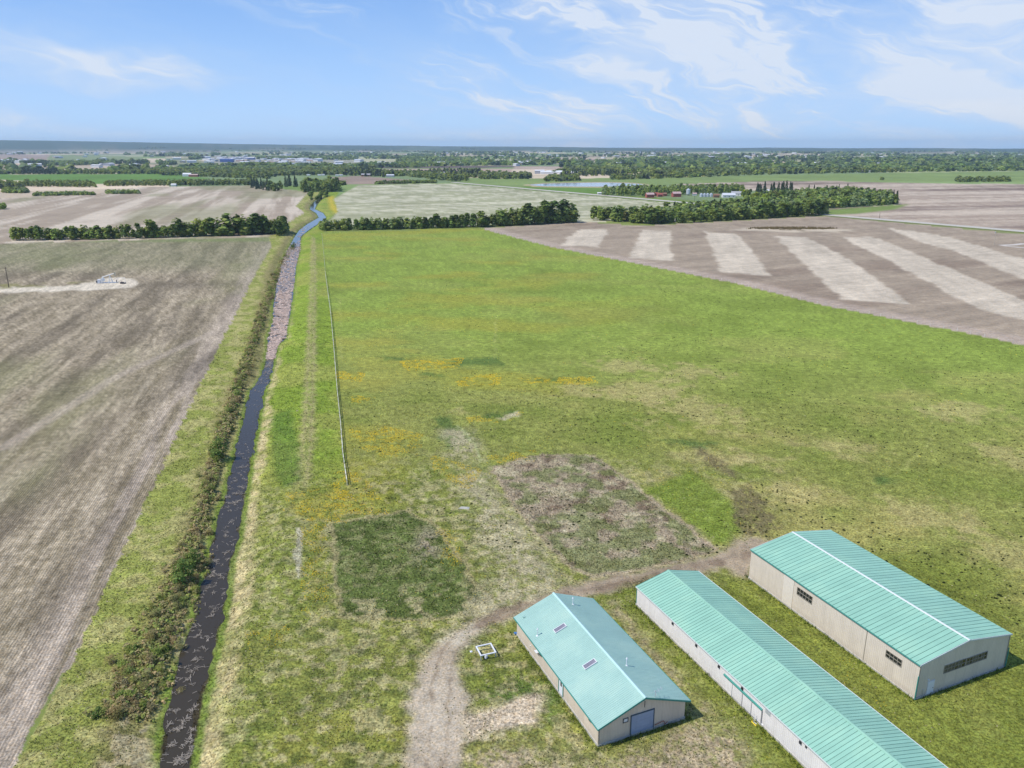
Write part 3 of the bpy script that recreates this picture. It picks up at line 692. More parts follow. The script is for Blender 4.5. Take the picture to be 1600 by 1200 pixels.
# ------------------------------------------------------------------ vegetation
def quads(cen, size, rng, flat=.0, aspect=1.0, nrm=None):
    """random leaf-clump quads"""
    n = len(cen)
    if nrm is None:                                     # leaves face outwards and upwards, with scatter
        c0 = cen.mean(0); nrm = (cen - c0) / (np.abs(cen - c0).max(0) + 1e-6)
    N_ = nrm * 1.0 + np.array([0, 0, .85]) + rng.normal(size=(n, 3)) * .55; N_ /= np.linalg.norm(N_, axis=1)[:, None]
    a = np.cross(N_, rng.normal(size=(n, 3))); a /= np.linalg.norm(a, axis=1)[:, None]; b = np.cross(N_, a)
    s = (size * rng.uniform(.6, 1.3, n))[:, None]; a = a * s * .5; b = b * s * .5 * aspect
    V = np.stack([cen - a - b, cen + a - b * .8, cen + a * .9 + b, cen - a * .8 + b * .9], 1).reshape(-1, 3)
    return V, np.arange(4 * n).reshape(n, 4)
def crown_points(n, h, wd, rng, base=.18, lobes=7):
    """points gathered in uneven lobes"""
    L = []
    for k in range(lobes):
        t = rng.uniform(base + .1, .92); r = wd * .5 * math.sin(math.pi * min(1, (t - base * .3) ** .8)) * rng.uniform(.2, .75); th = rng.uniform(0, 6.28)
        L.append((r * math.cos(th), r * math.sin(th), t * h, wd * rng.uniform(.18, .32)))
    pts = []
    for i in range(n):
        x, y, z, r = L[rng.integers(lobes)]
        d = rng.normal(size=3); d /= np.linalg.norm(d); q = r * rng.uniform(.55, 1.05)
        pts.append((x + d[0] * q, y + d[1] * q, max(h * base * .6, z + d[2] * q * 1.15)))
    return np.array(pts)
def leafcol(base, n, rng, var=.3):
    f = rng.uniform(1 - var, 1 + var, n); c = np.array(base)[None] * f[:, None]; c[:, 0] *= rng.uniform(.9, 1.15, n); return np.repeat(c, 4, 0)
GREEN = [lin(118, 138, 72, 1.0), lin(130, 148, 74, 1.0), lin(108, 128, 72, 1.0), lin(142, 156, 82, 1.0)]
SPRUCE = [lin(84, 102, 74, .85), lin(92, 106, 80, .85)]
BRUSH = [lin(160, 148, 108, .95), lin(150, 146, 94, .95), lin(142, 154, 82, .95)]
trunk_me = MB().bar((0, 0, -.2), (.1, 0, 5.5), .22, 6, .10).bar((.05, 0, 3.2), (1.2, .4, 6.4), .09, 5, .04).bar((.05, 0, 3.6), (-1.1, -.5, 6.8), .08, 5, .03).mesh('trunk', M['bark'])
stem_me = MB().bar((0, 0, -.1), (.2, .1, 1.1), .05, 4, .02).bar((0, 0, 0), (-.4, .2, 1.2), .04, 4, .015).bar((0, 0, 0), (.1, -.5, 1.1), .04, 4, .015).mesh('stem', M['bark'])
CROWN = []
for k in range(8):
    r = np.random.default_rng(100 + k); n = 330
    pts = crown_points(n, 12, 7.4 if k % 2 else 6.4, r, .02, 9 + k % 3); V, q = quads(pts, 1.15, r)
    CROWN.append(np_mesh('crown', V, q, M['leaf'], leafcol(GREEN[k % 4], n, r)))
PALE = []
for k in range(2):
    r = np.random.default_rng(200 + k); n = 330
    pts = crown_points(n, 10, 9, r, .1, 10); V, q = quads(pts, 1.2, r); PALE.append(np_mesh('crown', V, q, M['leaf'], leafcol(lin(152, 152, 92, .8) if k == 0 else lin(166, 184, 60, .8), n, r)))
SPR = []
for k in range(3):
    r = np.random.default_rng(300 + k); n = 300; t = r.uniform(.04, 1, n) ** 1.25; th = r.uniform(0, 6.28, n); R0 = (1 - t) * 2.6 * r.uniform(.55, 1.05, n) + .12
    pts = np.stack([R0 * np.cos(th), R0 * np.sin(th), t * 13 - R0 * .15], 1); V, q = quads(pts, .95, r); SPR.append(np_mesh('crown', V, q, M['needle'], leafcol(SPRUCE[k % 2], n, r, .25)))
BUSH = []
for k in range(6):
    r = np.random.default_rng(400 + k); n = 520
    pts = crown_points(n, 2.2, 2.8, r, .0, 9); V, q = quads(pts, .20, r, aspect=1.0 if k > 2 else .45); BUSH.append(np_mesh('foliage', V, q, M['leaf'], leafcol(BRUSH[k % 3] if k < 4 else GREEN[k - 4], n, r, .35)))

def sample_poly(poly, spacing, rng, maxn=9999):
    lo = poly.min(0); hi = poly.max(0); area = np.prod(hi - lo); n = int(area / spacing ** 2 * 2.2) + 10
    n = min(n, 40000)
    pts = rng.uniform(lo, hi, (n, 2)); pts = pts[sdf(poly, pts[:, 0], pts[:, 1]) < 0]
    out = []; grid = {}
    for p in pts:
        g = (int(p[0] // spacing), int(p[1] // spacing))
        if any(np.hypot(*(p - q)) < spacing for i in (-1, 0, 1) for j in (-1, 0, 1) for q in grid.get((g[0] + i, g[1] + j), ())): continue
        grid.setdefault(g, []).append(p); out.append(p)
        if len(out) >= maxn: break
    return out
def tree(x, y, h, me, label, group, cat='tree', name='leafy_tree', base_h=12.0, wide=1.0):
    z = float(height(np.array([x]), np.array([y]))[0]); s = h / base_h
    o = empty(name, (x, y, z), random.uniform(0, 6.28)); tag(o, label, cat, group)
    c = link('crown', me, o); c.scale = (s * wide, s * wide, s)
    tk = link('trunk', trunk_me, o); tk.scale = (s, s, s); return o
def belt(line, h0, h1, spacing, rows, rgap, label, group, mix):
    pts = W(line); seg = np.linalg.norm(np.diff(pts, axis=0), axis=1); tot = seg.sum(); cum = np.concatenate([[0], np.cumsum(seg)])
    for rw in range(rows):
        s = random.uniform(0, spacing)
        while s < tot:
            x = np.interp(s, cum, pts[:, 0]); y = np.interp(s, cum, pts[:, 1]) + rw * rgap + random.uniform(-1.2, 1.2) + 2
            u = s / tot; h = np.interp(u, np.linspace(0, 1, len(h0)), h0) * random.uniform(.80, 1.15)
            tree(x + random.uniform(-1, 1), y, h, random.choice(mix), label + PLACE[min(3, int(u * 4))], group + ', ' + PLACE[min(3, int(u * 4))], wide=random.uniform(.95, 1.3) * h1)
            s += spacing * random.uniform(.75, 1.25)
PLACE = ('near its left end', 'left of its middle', 'right of its middle', 'near its right end')
belt([(22, 376), (200, 373), (400, 367), (446, 364)], [9.5, 10, 11, 12, 14, 16, 13], 1.25, 5.0, 1, 5, 'green tree in the row behind the left stubble field, ', 'trees of the left shelterbelt', CROWN)
belt([(502, 361), (600, 359), (750, 355), (898, 347.5)], [8, 9.5, 10, 11, 14, 18, 19], 1.25, 5.2, 1, 5, 'green tree in the row behind the green pasture, ', 'trees of the middle shelterbelt', CROWN)
belt([(430, 370), (446, 363)], [11, 13], 1.2, 6, 1, 5, 'bushy tree at the canal end of the row, ', 'trees at the canal end of the left row', CROWN)
def grove(poly, spacing, h, mix, label, group, name='leafy_tree', maxn=999, wide=1.2, bh=12.):
    pl = W(poly)
    for p in sample_poly(pl, spacing, RNG, maxn): tree(p[0], p[1], h * random.uniform(.75, 1.2), random.choice(mix), label, group, name=name, wide=wide * random.uniform(.9, 1.15), base_h=bh)
# front row and body of the grove beside the striped field
belt([(924, 344), (975, 345.5), (1012, 351), (1060, 349), (1200, 341), (1288, 336.5)], [12, 14, 11, 13, 13, 14, 14], 1.25, 7.0, 1, 8, 'green tree in the grove front facing the stripes, ', 'front trees of the right grove', CROWN + [PALE[0]])
grove([(930, 341), (1010, 346), (1200, 337), (1285, 333), (1285, 322), (1240, 318), (1190, 322), (1130, 326), (1000, 338)], 19, 12, CROWN + PALE, 'leafy tree inside the farmyard grove beside the striped field', 'inner trees of the right grove', maxn=60)
grove([(1060, 343), (1200, 336), (1200, 327), (1120, 329)], 14, 14, SPR, 'dark pointed spruce inside the farmyard grove', 'spruces in the right grove', 'spruce_tree', bh=13, wide=.9)
grove([(1291, 325.5), (1345, 323), (1402, 319.5), (1393, 312), (1320, 304), (1268, 307), (1255, 318)], 15, 13, CROWN + [PALE[0]], 'leafy tree in the dense wood right of the farmyard', 'trees of the rightmost wood')
grove([(1260, 305), (1330, 303), (1325, 301), (1262, 302.5)], 12, 13, SPR, 'dark spruce along the back of the rightmost wood', 'spruces behind the rightmost wood', 'spruce_tree', bh=13, wide=.9)
grove([(1392, 319), (1402, 319), (1401, 316), (1393, 315)], 6, 14, SPR, 'dark spruce at the right tip of the rightmost wood', 'spruces at the tip of the rightmost wood', 'spruce_tree', 4, bh=13, wide=.9)
grove([(1182, 306), (1240, 305), (1240, 301), (1182, 302)], 10, 17, SPR, 'tall dark spruce behind the farm houses', 'tall spruces behind the farm houses', 'spruce_tree', bh=13, wide=.9)
grove([(941, 306), (1010, 307.3), (1100, 303), (1160, 302), (1160, 298.5), (1060, 299), (941, 301)], 13, 12, CROWN, 'leafy tree in the belt behind the red granaries', 'trees behind the red granaries', maxn=34)
grove([(1160, 306), (1290, 316), (1260, 322), (1200, 321), (1165, 315)], 13, 12, CROWN + PALE, 'leafy tree round the farm houses', 'trees round the farm houses', maxn=30)
# trees where the canal bends away
grove([(470, 301), (530, 300), (528, 294), (478, 292)], 12, 17, CROWN, 'big leafy tree on the far bend of the canal', 'trees at the far bend of the canal', maxn=22)
grove([(392, 296), (420, 298), (420, 292), (394, 290)], 10, 15, SPR, 'dark spruce in the farm windbreak behind the left streaked field', 'windbreak spruces behind the left field', 'spruce_tree', 20, bh=13, wide=.9)
grove([(420, 299), (445, 299), (444, 296), (420, 296)], 9, 14, CROWN, 'leafy tree beside the dark windbreak spruces', 'leafy trees beside the windbreak', maxn=9)
grove([(445, 293), (470, 292), (468, 289), (446, 289)], 13, 17, SPR, 'dark spruce in the farm windbreak near the far canal bend', 'windbreak spruces near the canal bend', 'spruce_tree', 20, bh=13, wide=.9)
grove([(483, 315), (512, 308), (510, 304), (486, 309)], 8, 9, CROWN, 'round bush standing beside the narrow far water of the canal', 'bushes beside the far water', 'leafy_tree', 14, wide=1.5)

# shrubs of the left bank
BL = W([(458, 384), (444, 405), (430, 432), (417, 470), (406, 505), (392, 545), (378, 590), (362, 640), (346, 690), (333, 740), (318, 800), (303, 850), (290, 900), (262, 960), (245, 1010), (222, 1060), (196, 1115)])
seg = np.linalg.norm(np.diff(BL, axis=0), axis=1); cum = np.concatenate([[0], np.cumsum(seg)])
BWH = ('beside the nearest water', 'before the green bush', 'behind the tall green bush', 'beside the reed-filled far water')
for k in range(270):
    s = cum[-1] * (1 - (random.random() ** .8) ) if k % 2 else cum[-1] * (1 - random.random() ** 1.9 * .55 )
    x = np.interp(s, cum, BL[:, 0]); y = np.interp(s, cum, BL[:, 1]); wv_ = 1.9 if y < 130 else 1.0
    x += random.gauss(-.3, wv_); y += random.uniform(-1, 1)
    z = float(height(np.array([x]), np.array([y]))[0]); h = random.uniform(.30, .62) * (1.25 if y > 200 else 1.0)
    brown = random.random() < .6; wh = BWH[0 if y < 100 else 1 if y < 140 else 2 if y < 260 else 3]
    o = empty('bank_shrub', (x, y, z), random.uniform(0, 6.28))
    tag(o, ('brown twiggy shrub' if brown else 'olive green shrub') + ' on the left canal bank ' + wh, 'shrub', ('brown' if brown else 'green') + ' shrubs on the left canal bank, ' + wh)
    c = link('foliage', BUSH[random.choice((0, 1, 3)) if brown else random.choice((2, 4, 5, 2))], o); c.scale = (h * 1.35, h * 1.35, h); st_ = link('stem', stem_me, o); st_.scale = (h,) * 3
SCRUB = []
for k in range(5200):
    s = cum[-1] * (1 - random.random() ** 1.5); x = np.interp(s, cum, BL[:, 0]); y = np.interp(s, cum, BL[:, 1]); wv_ = 1.6 if y < 130 else .8
    if y > 230 and random.random() < .35: continue
    SCRUB.append((x + random.gauss(-.2, wv_), y + random.uniform(-1, 1), 0, random.uniform(.35, .95) * (1.2 if y > 180 else 1), random.uniform(.5, 1.1) * (1.3 if y > 180 else 1), 0))
for (px, py, h, lb) in ((340, 712, 1.9, 'tall green bush standing out of the brush line halfway along the left canal bank'), (284, 905, 1.6, 'broad bright green bush beside the near canal water'), (300, 880, 1.3, 'smaller bright green bush just behind the broad one by the near canal water'), (458, 346 + 38, 1.8, 'last green bush of the left bank before the tree row')):
    x, y = at(px, py); z = float(height(np.array([x]), np.array([y]))[0]); o = empty('green_bush', (x, y, z)); tag(o, lb, 'bush')
    for q in range(1):
        c = link('foliage', BUSH[4 + (px % 2)], o); c.scale = (h, h, h * 1.1); link('stem', stem_me, o)

# far woods: thousands of trees read as masses
def merged(trees, lod_quads, size, rng, colors):
    """trees: array (x,y,z,h,w,type)"""
    Vs = []; Cs = []
    for x, y, z, h, wd, ty in trees:
        n = lod_quads
        if ty < 1: 
            t = rng.uniform(.15, 1, n); th = rng.uniform(0, 6.28, n); R0 = wd * .5 * np.sin(np.pi * np.clip(t * .85 + .08, 0, 1)) ** .6 * rng.uniform(.5, 1, n)
        else:
            t = rng.uniform(.05, 1, n); th = rng.uniform(0, 6.28, n); R0 = wd * .36 * (1 - t) + .2
        pts = np.stack([x + R0 * np.cos(th), y + R0 * np.sin(th), z + t * h], 1)
        cn = np.array([x, y, z + h * .5]); V, _ = quads(pts, wd * size, rng, nrm=(pts - cn) / np.array([wd * .5, wd * .5, h * .5])); Vs.append(V)
        cc = np.array(colors[int(ty) * 3 + rng.integers(3)]) * rng.uniform(.8, 1.2)
        Cs.append(leafcol(cc, n, rng, .25))
    V = np.concatenate(Vs); return V, np.arange(len(V)).reshape(-1, 4), np.concatenate(Cs)
WOODS = [  # outline, height, spacing, share of conifers
 ([(20, 376.5), (200, 373.5), (448, 365), (448, 361.5), (200, 370), (22, 373)], 8, 5.5, 0), ([(502, 361), (600, 359), (750, 355), (898, 348), (898, 345), (750, 352), (600, 356), (502, 358)], 8.5, 5.5, 0),
 ([(780, 354), (898, 348), (896, 344), (790, 350)], 14, 7, 0), ([(350, 368), (446, 364), (440, 360), (360, 364)], 11, 7, 0),
 ([(926, 344), (1010, 350), (1060, 348.5), (1200, 340.5), (1288, 336), (1285, 322), (1240, 318), (1190, 322), (1130, 326), (1000, 338), (930, 340)], 10.5, 8.5, .12),
 ([(1291, 325.3), (1345, 322.8), (1402, 319.3), (1393, 311), (1320, 303), (1262, 305), (1240, 316)], 11, 8.5, .08), ([(941, 306), (1010, 307.3), (1100, 303), (1160, 302), (1160, 297.5), (1060, 298), (941, 300)], 11, 10, 0),
 ([(1160, 306), (1290, 317), (1260, 323), (1200, 322), (1165, 316)], 9, 11, .1), ([(470, 300.5), (530, 299.5), (528, 293), (478, 291)], 14, 9, 0), ([(1185, 305), (1290, 308), (1285, 302), (1190, 300)], 9, 11, .1),
 ([(-200, 296), (-200, 290), (20, 288), (33, 291), (30, 295)], 11, 11, .1), ([(35, 292), (150, 293), (140, 288), (40, 287)], 8, 10, 0), ([(5, 302), (45, 302), (40, 298), (8, 298)], 6, 9, 0),
 ([(52, 306.5), (147, 305), (145, 303), (55, 304.5)], 4.5, 6, 0), ([(165, 303.5), (218, 303), (215, 301), (168, 301.5)], 5, 6, 0), ([(-60, 328), (10, 328), (8, 325), (-60, 325)], 6, 6, 0),
 ([(160, 291), (400, 289.5), (400, 285), (170, 287)], 10, 11, .1), ([(33, 272), (90, 272), (90, 268.5), (35, 269)], 17, 13, 1), ([(-100, 272), (33, 272), (33, 268), (-100, 268)], 10, 14, .1),
 ([(90, 272), (260, 272), (330, 269), (240, 266), (90, 268.5)], 11, 15, .1), ([(255, 274), (420, 280), (470, 262), (420, 259), (300, 262), (240, 266)], 11, 17, .1),
 ([(-100, 258), (22, 258), (22, 256), (-100, 256)], 17, 14, .8), ([(38, 258.5), (78, 258.5), (78, 255.5), (38, 255.5)], 20, 14, 1), ([(80, 258.5), (175, 257.5), (175, 254), (80, 254)], 16, 16, .2),
 ([(181, 257), (190, 257), (190, 255), (181, 255)], 18, 14, 1), ([(196, 257), (230, 256.5), (230, 254), (196, 254.5)], 17, 14, .9), ([(248, 258), (275, 258), (275, 255.5), (248, 255.5)], 15, 15, .5),
 ([(400, 275), (535, 273.5), (560, 262), (470, 258), (400, 263)], 12, 17, .1), ([(535, 274), (600, 277), (600, 270), (560, 265)], 15, 15, .7), ([(600, 275), (640, 276), (705, 284), (730, 283), (712, 277), (670, 271), (600, 270)], 12, 15, .15),
 ([(670, 274), (750, 274), (750, 268.5), (670, 269)], 15, 15, .6), ([(750, 280), (830, 280), (828, 274), (750, 272)], 12, 16, .15), ([(851, 284), (907, 283), (900, 277), (860, 277)], 11, 15, .1),
 ([(875, 276), (975, 275), (975, 271), (880, 271)], 15, 16, .7), ([(955, 281), (1007, 280), (1007, 277), (957, 277.5)], 12, 13, .1), ([(1010, 280), (1200, 273), (1420, 269), (1700, 265), (1700, 260), (1400, 264), (1200, 266), (1000, 272)], 15, 21, .12),
 ([(860, 272), (1000, 272), (1200, 265), (1600, 262), (1600, 257), (1200, 259), (1000, 261), (880, 266)], 12, 36, .15), ([(1493, 285), (1577, 284), (1575, 281.5), (1495, 282)], 11, 12, 0),
 ([(1376, 281.5), (1380, 281.5), (1380, 281), (1376, 281)], 6, 5, 0), ([(555, 263), (560, 258), (750, 254), (860, 254), (860, 258), (750, 259)], 13, 40, .1), ([(400, 250), (560, 251), (550, 247), (400, 247)], 14, 26, .2),
 ([(620, 253), (740, 254), (740, 249), (640, 248)], 17, 24, .1), ([(700, 277), (760, 278), (760, 276), (700, 275)], 10, 14, .2), ([(940, 255), (1060, 253), (1200, 257), (1190, 253), (1000, 249)], 14, 48, .2),
 ([(1200, 262), (1500, 256), (1600, 258), (1600, 252), (1400, 251), (1250, 256)], 14, 48, .3), ([(525, 290), (538, 290), (538, 287), (525, 287)], 6, 8, 0), ([(588, 288), (680, 286), (678, 284.5), (590, 286.5)], 5, 9, 0), ([(1135, 318), (1160, 317), (1160, 315), (1135, 316)], 4, 5, 0),
 ([(295, 262), (340, 258), (420, 259), (560, 263), (555, 260), (400, 256.5), (300, 259)], 12, 22, .1),
]
C9 = [GREEN[1], GREEN[3], lin(130, 146, 98, 1.0), SPRUCE[0], SPRUCE[1], SPRUCE[0]]
T = []
rg = np.random.default_rng(5)
for poly, h, spc, con in WOODS:
    for p in sample_poly(W(poly), spc * .75, rg, 900):
        T.append((p[0], p[1], 0, h * (1 if h < 9 or spc < 11 else .78) * rg.uniform(.75, 1.2), spc * (.95 if spc < 9.5 else .62) * rg.uniform(.8, 1.2) if con < .6 else 7, 1 if rg.uniform() < con else 0))
T = np.array(T); T[:, 2] = height(T[:, 0], T[:, 1])
print('woods', len(T))
Dt = np.hypot(T[:, 0], T[:, 1])
V, q, c = merged(T[Dt < 1500], 60, .30, rg, C9)
tag(link('woods_undergrowth', np_mesh('woods_undergrowth', V, q, M['leaf'], c)), 'dense undergrowth and crowns filling the tree rows and groves', 'woodland', kind='stuff')
V, q, c = merged(T[(Dt >= 1500) & (Dt < 2600)], 30, .44, rg, C9)
tag(link('distant_woods', np_mesh('distant_woods', V, q, M['leaf'], c)), 'woods and hedgerows filling the middle distance behind the fields', 'woodland', kind='stuff')
V, q, c = merged(T[Dt >= 2600], 14, .62, rg, C9)
tag(link('far_woods', np_mesh('far_woods', V, q, M['leaf'], c)), 'dark tree belts far off below the horizon', 'woodland', kind='stuff')
SCRUB = np.array(SCRUB); SCRUB[:, 2] = height(SCRUB[:, 0], SCRUB[:, 1]) - .08
V, q, c = merged(SCRUB, 15, .30, rg, [lin(168, 156, 116, 1), lin(150, 148, 98, 1), lin(150, 162, 90, 1)])
tag(link('bank_scrub', np_mesh('bank_scrub', V, q, M['leaf'], c)), 'low olive and brown scrub filling the brush line on the left canal bank', 'scrub', kind='stuff')
# hazy tree belts out to the hills: long rows of crowns
rows = []
for k in range(260):
    D0 = 2700 * (4.6 ** rg.uniform(0, 1)); A0 = rg.uniform(-.68, .66); x0, y0 = D0 * math.sin(A0), D0 * math.cos(A0)
    if any(sdf(pl, np.array([x0]), np.array([y0]))[0] < 30 for pl, _ in FAR[:16]): continue
    an = rad(-23) + (math.pi / 2 if rg.uniform() < .72 else 0) + rg.normal() * .08; L = rg.uniform(120, 800); n = int(L / 26)
    for j in range(n):
        s_ = (j / n - .5) * L; rows.append((x0 + math.sin(an) * s_ + rg.normal() * 12, y0 + math.cos(an) * s_ + rg.normal() * 12, 0, rg.uniform(9, 19), rg.uniform(20, 34), 0 if rg.uniform() < .8 else 1))
rows = np.array(rows); rows[:, 2] = height(rows[:, 0], rows[:, 1]); print('rows', len(rows))
V, q, c = merged(rows, 9, .55, rg, C9)
tag(link('horizon_treeline', np_mesh('horizon_treeline', V, q, M['leaf'], c)), 'rows of trees between farms out to the low hills', 'woodland', kind='stuff')

# grass tufts, dandelions, clumps and reeds
def tufts(n, region_ids, dmin, dmax, hmin, hmax, name, label, cat, seed, mask=None, colfn=None, spread=.12, width=.05):
    r = np.random.default_rng(seed)
    D = np.sqrt(r.uniform(dmin ** 2, dmax ** 2, n)) if dmax < 130 else dmin * (dmax / dmin) ** r.uniform(0, 1, n)
    A = r.uniform(rad(-41), rad(39), n); X = D * np.sin(A); Y = D * np.cos(A)
    c, rg_ = paint(X, Y); ok = np.isin(rg_, region_ids)
    if mask is not None: ok &= mask(X, Y)
    X, Y, c, D = X[ok], Y[ok], c[ok], D[ok]; n = len(X); z = height(X, Y)
    B = 3
    th = r.uniform(0, 6.28, (n, B)); h = r.uniform(hmin, hmax, (n, B)) * (1 + .0 * D[:, None]); wd = width * r.uniform(.6, 1.4, (n, B)) * (D[:, None] / 90)
    ox = r.normal(size=(n, B)) * spread; oy = r.normal(size=(n, B)) * spread
    bx = X[:, None] + ox; by = Y[:, None] + oy; zz = z[:, None] - .03
    ln = r.normal(size=(n, B, 2)) * h[..., None] * .45
    v0 = np.stack([bx - np.cos(th) * wd, by - np.sin(th) * wd, zz + 0 * bx], -1); v1 = np.stack([bx + np.cos(th) * wd, by + np.sin(th) * wd, zz + 0 * bx], -1)
    v2 = np.stack([bx + ln[..., 0], by + ln[..., 1], zz + h], -1)
    V = np.stack([v0, v1, v2], 2).reshape(-1, 3); Fc = np.arange(len(V)).reshape(-1, 3)
    f = r.uniform(.6, 1.75, (n, B)); cc = c[:, None, :] * f[..., None]
    if colfn is not None: cc = colfn(cc, r, X, Y)
    cc = np.repeat(cc.reshape(-1, 3), 3, 0)
    tag(link(name, np_mesh(name, V, Fc, M['grass'], np.clip(cc, 0, 1))), label, cat, kind='stuff'); print(name, n)
def inside_barn(X, Y):
    m = np.zeros(X.shape, bool)
    for ox, oy, w_, l_ in ((53.2, 87.1, 17.3, 33.2), (10.5, 78.6, 12.5, 24.8), (44.24, 52.56, 11.5, 62)):
        dx, dy = X - ox, Y - oy; a = dx * math.cos(rad(23.2)) + dy * math.sin(rad(23.2)); b = -dx * math.sin(rad(23.2)) + dy * math.cos(rad(23.2))
        m |= (a > -.1) & (a < w_ + .1) & (b > -.1) & (b < l_ + .1)
    return m
tufts(90000, [3], 66, 230, .10, .24, 'pasture_grass', 'short tufty grass of the near pasture', 'grass', 1, lambda X, Y: ~inside_barn(X, Y))
tufts(60000, [2], 66, 330, .12, .42, 'bank_grass', 'long grass on the canal banks', 'grass', 2)
def inpens(X, Y): return (sdf(PEN1, X, Y) < 0) | (sdf(PEN2, X, Y) < 0)
tufts(22000, [3], 95, 190, .2, .45, 'pen_weeds', 'rank weeds filling the two old pens', 'weeds', 3, lambda X, Y: inpens(X, Y), spread=.3, width=.07)
def barn_edge(X, Y):
    m = np.zeros(X.shape, bool)
    for ox, oy, w_, l_ in ((53.2, 87.1, 17.3, 33.2), (10.5, 78.6, 12.5, 24.8), (44.24, 52.56, 11.5, 62)):
        dx, dy = X - ox, Y - oy; a = dx * math.cos(rad(23.2)) + dy * math.sin(rad(23.2)); b = -dx * math.sin(rad(23.2)) + dy * math.cos(rad(23.2))
        m |= (a > -.9) & (a < w_ + .9) & (b > -.9) & (b < l_ + .9)
    return m & ~inside_barn(X, Y)
def rank(cc, r, X, Y): return np.broadcast_to(lin(112, 134, 48, K)[None, None], cc.shape) * r.uniform(.6, 1.3, cc.shape[:2])[..., None]
tufts(90000, [3, 8], 60, 135, .2, .55, 'wall_grass', 'rank green grass growing against the barn walls', 'grass', 4, barn_edge, rank)
fl = W([(507, 425), (512, 455), (517, 492), (523, 560), (532, 661), (542, 760)])
tufts(30000, [2, 3], 150, 480, .15, .45, 'fence_weeds', 'tall grass along the canal fence line', 'grass', 6, lambda X, Y: pline(fl, X, Y)[0] < .6, lambda cc, r, X, Y: cc * 1.1 + .16 * r.uniform(0, 1, cc.shape[:2])[..., None], spread=.2)

def specks(name, label, cat, X, Y, size, h, colr, seed, mat):
    r = np.random.default_rng(seed); n = len(X); z = height(X, Y); K6 = 5
    th = np.linspace(0, 2 * math.pi, K6, endpoint=False)[None] + r.uniform(0, 6.28, (n, 1)); R_ = size[:, None] * r.uniform(.6, 1.2, (n, K6))
    ring = np.stack([X[:, None] + R_ * np.cos(th), Y[:, None] + R_ * np.sin(th), (z - .03)[:, None] + 0 * th], -1)
    top = np.stack([X + r.normal(size=n) * size * .2, Y + r.normal(size=n) * size * .2, z + h], -1)[:, None]
    V = np.concatenate([ring, top], 1).reshape(-1, 3)
    b = (np.arange(n) * (K6 + 1))[:, None]
    Fc = np.concatenate([np.stack([b[:, 0] + i, b[:, 0] + (i + 1) % K6, b[:, 0] + K6], 1) for i in range(K6)])
    c = np.repeat((np.array(colr)[None] if np.ndim(colr) == 1 else colr) * r.uniform(.6, 1.4, n)[:, None], K6 + 1, 0)
    tag(link(name, np_mesh(name, V, Fc, mat, c)), label, cat, kind='stuff')
r = np.random.default_rng(31)
D = 128 * (3.5 ** r.uniform(0, 1, 9000)); A = r.uniform(-.6, .66, 9000); X = D * np.sin(A); Y = D * np.cos(A)
dens = fbm(X, Y, 28, 3, 501); c, rgn = paint(X, Y)
ok = (rgn == 3) & (dens > .44) & (X > -90) & ~inside_barn(X, Y) & (r.uniform(size=9000) < np.where(X > 10, .75, .28)); X, Y = X[ok][:2600], Y[ok][:2600]
specks('grass_clumps', 'dark clumps and droppings dotted all over the pasture', 'grass clumps', X, Y, r.uniform(.15, .42, len(X)), .2, lin(52, 60, 22, K), 32, M['grass'])
n = 60000; D = 66 * (3.3 ** r.uniform(0, 1, n)); A = r.uniform(-.70, .66, n); X = D * np.sin(A); Y = D * np.cos(A); c, rgn = paint(X, Y)
dens = fbm(X, Y, 5, 4, 521); rough_ = (sst(175, 135, D) * .8 + .2) * np.where(X > 30, .22, 1.0)
ok = np.isin(rgn, (2, 3, 8)) & ~inside_barn(X, Y) & (dens > .42) & (r.uniform(size=n) < rough_ * np.where(rgn == 8, .35, 1)) & (pline(CC, X, Y)[0] > 5)
X, Y, D, c = X[ok], Y[ok], D[ok], c[ok]; kk = r.integers(0, 4, len(X))
pc_ = np.array([lin(58, 70, 32, K), lin(196, 186, 146, K), lin(92, 108, 48, K), lin(150, 146, 96, K)])[kk]
specks('weed_clumps', 'small weed, straw and grass clumps speckling the rough ground near the barns', 'weeds', X, Y, r.uniform(.05, .15, len(X)) * (D / 100) ** .8, .13, pc_, 34, M['grass'])
ex, ey = at(1238, 357); n = 1500; th = r.uniform(0, 6.28, n); q_ = np.abs(r.normal(.75, .2, n)); X = ex + 34 * q_ * np.cos(th); Y = ey + 8 * q_ * np.sin(th); ok = fbm(X, Y, 6, 2, 530) > .42; X, Y = X[ok], Y[ok]
specks('slough_reeds', 'ragged dark reeds ringing the dried slough in the striped field', 'reeds', X, Y, r.uniform(.3, 1.0, len(X)), 1.3, lin(122, 108, 74, K), 35, M['grass'])
XS, YS = [], []
for i, ys in enumerate(YELLOW):
    lo, hi = ys.min(0) - 1.5, ys.max(0) + 1.5; n = int(min(5200, np.prod(hi - lo) * 10)); p = r.uniform(lo, hi, (n, 2)); s_ = sdf(ys, p[:, 0], p[:, 1]); nn = fbm(p[:, 0], p[:, 1], 2.2, 3, 511)
    k_ = (s_ < 1.2) & (nn > .46 + .05 * (s_ > -.3)); XS.append(p[k_, 0]); YS.append(p[k_, 1])
n = 16000; D = 80 * (4.5 ** r.uniform(0, 1, n)); A = r.uniform(-.35, .6, n); X = D * np.sin(A); Y = D * np.cos(A); nn = fbm(X, Y, 9, 4, 512); c, rgn = paint(X, Y)
k_ = (rgn == 3) & (nn > .585) & ~inside_barn(X, Y) & (r.uniform(size=n) < .5); XS.append(X[k_]); YS.append(Y[k_])
X = np.concatenate(XS); Y = np.concatenate(YS); D = np.hypot(X, Y); print('dandelions', len(X))
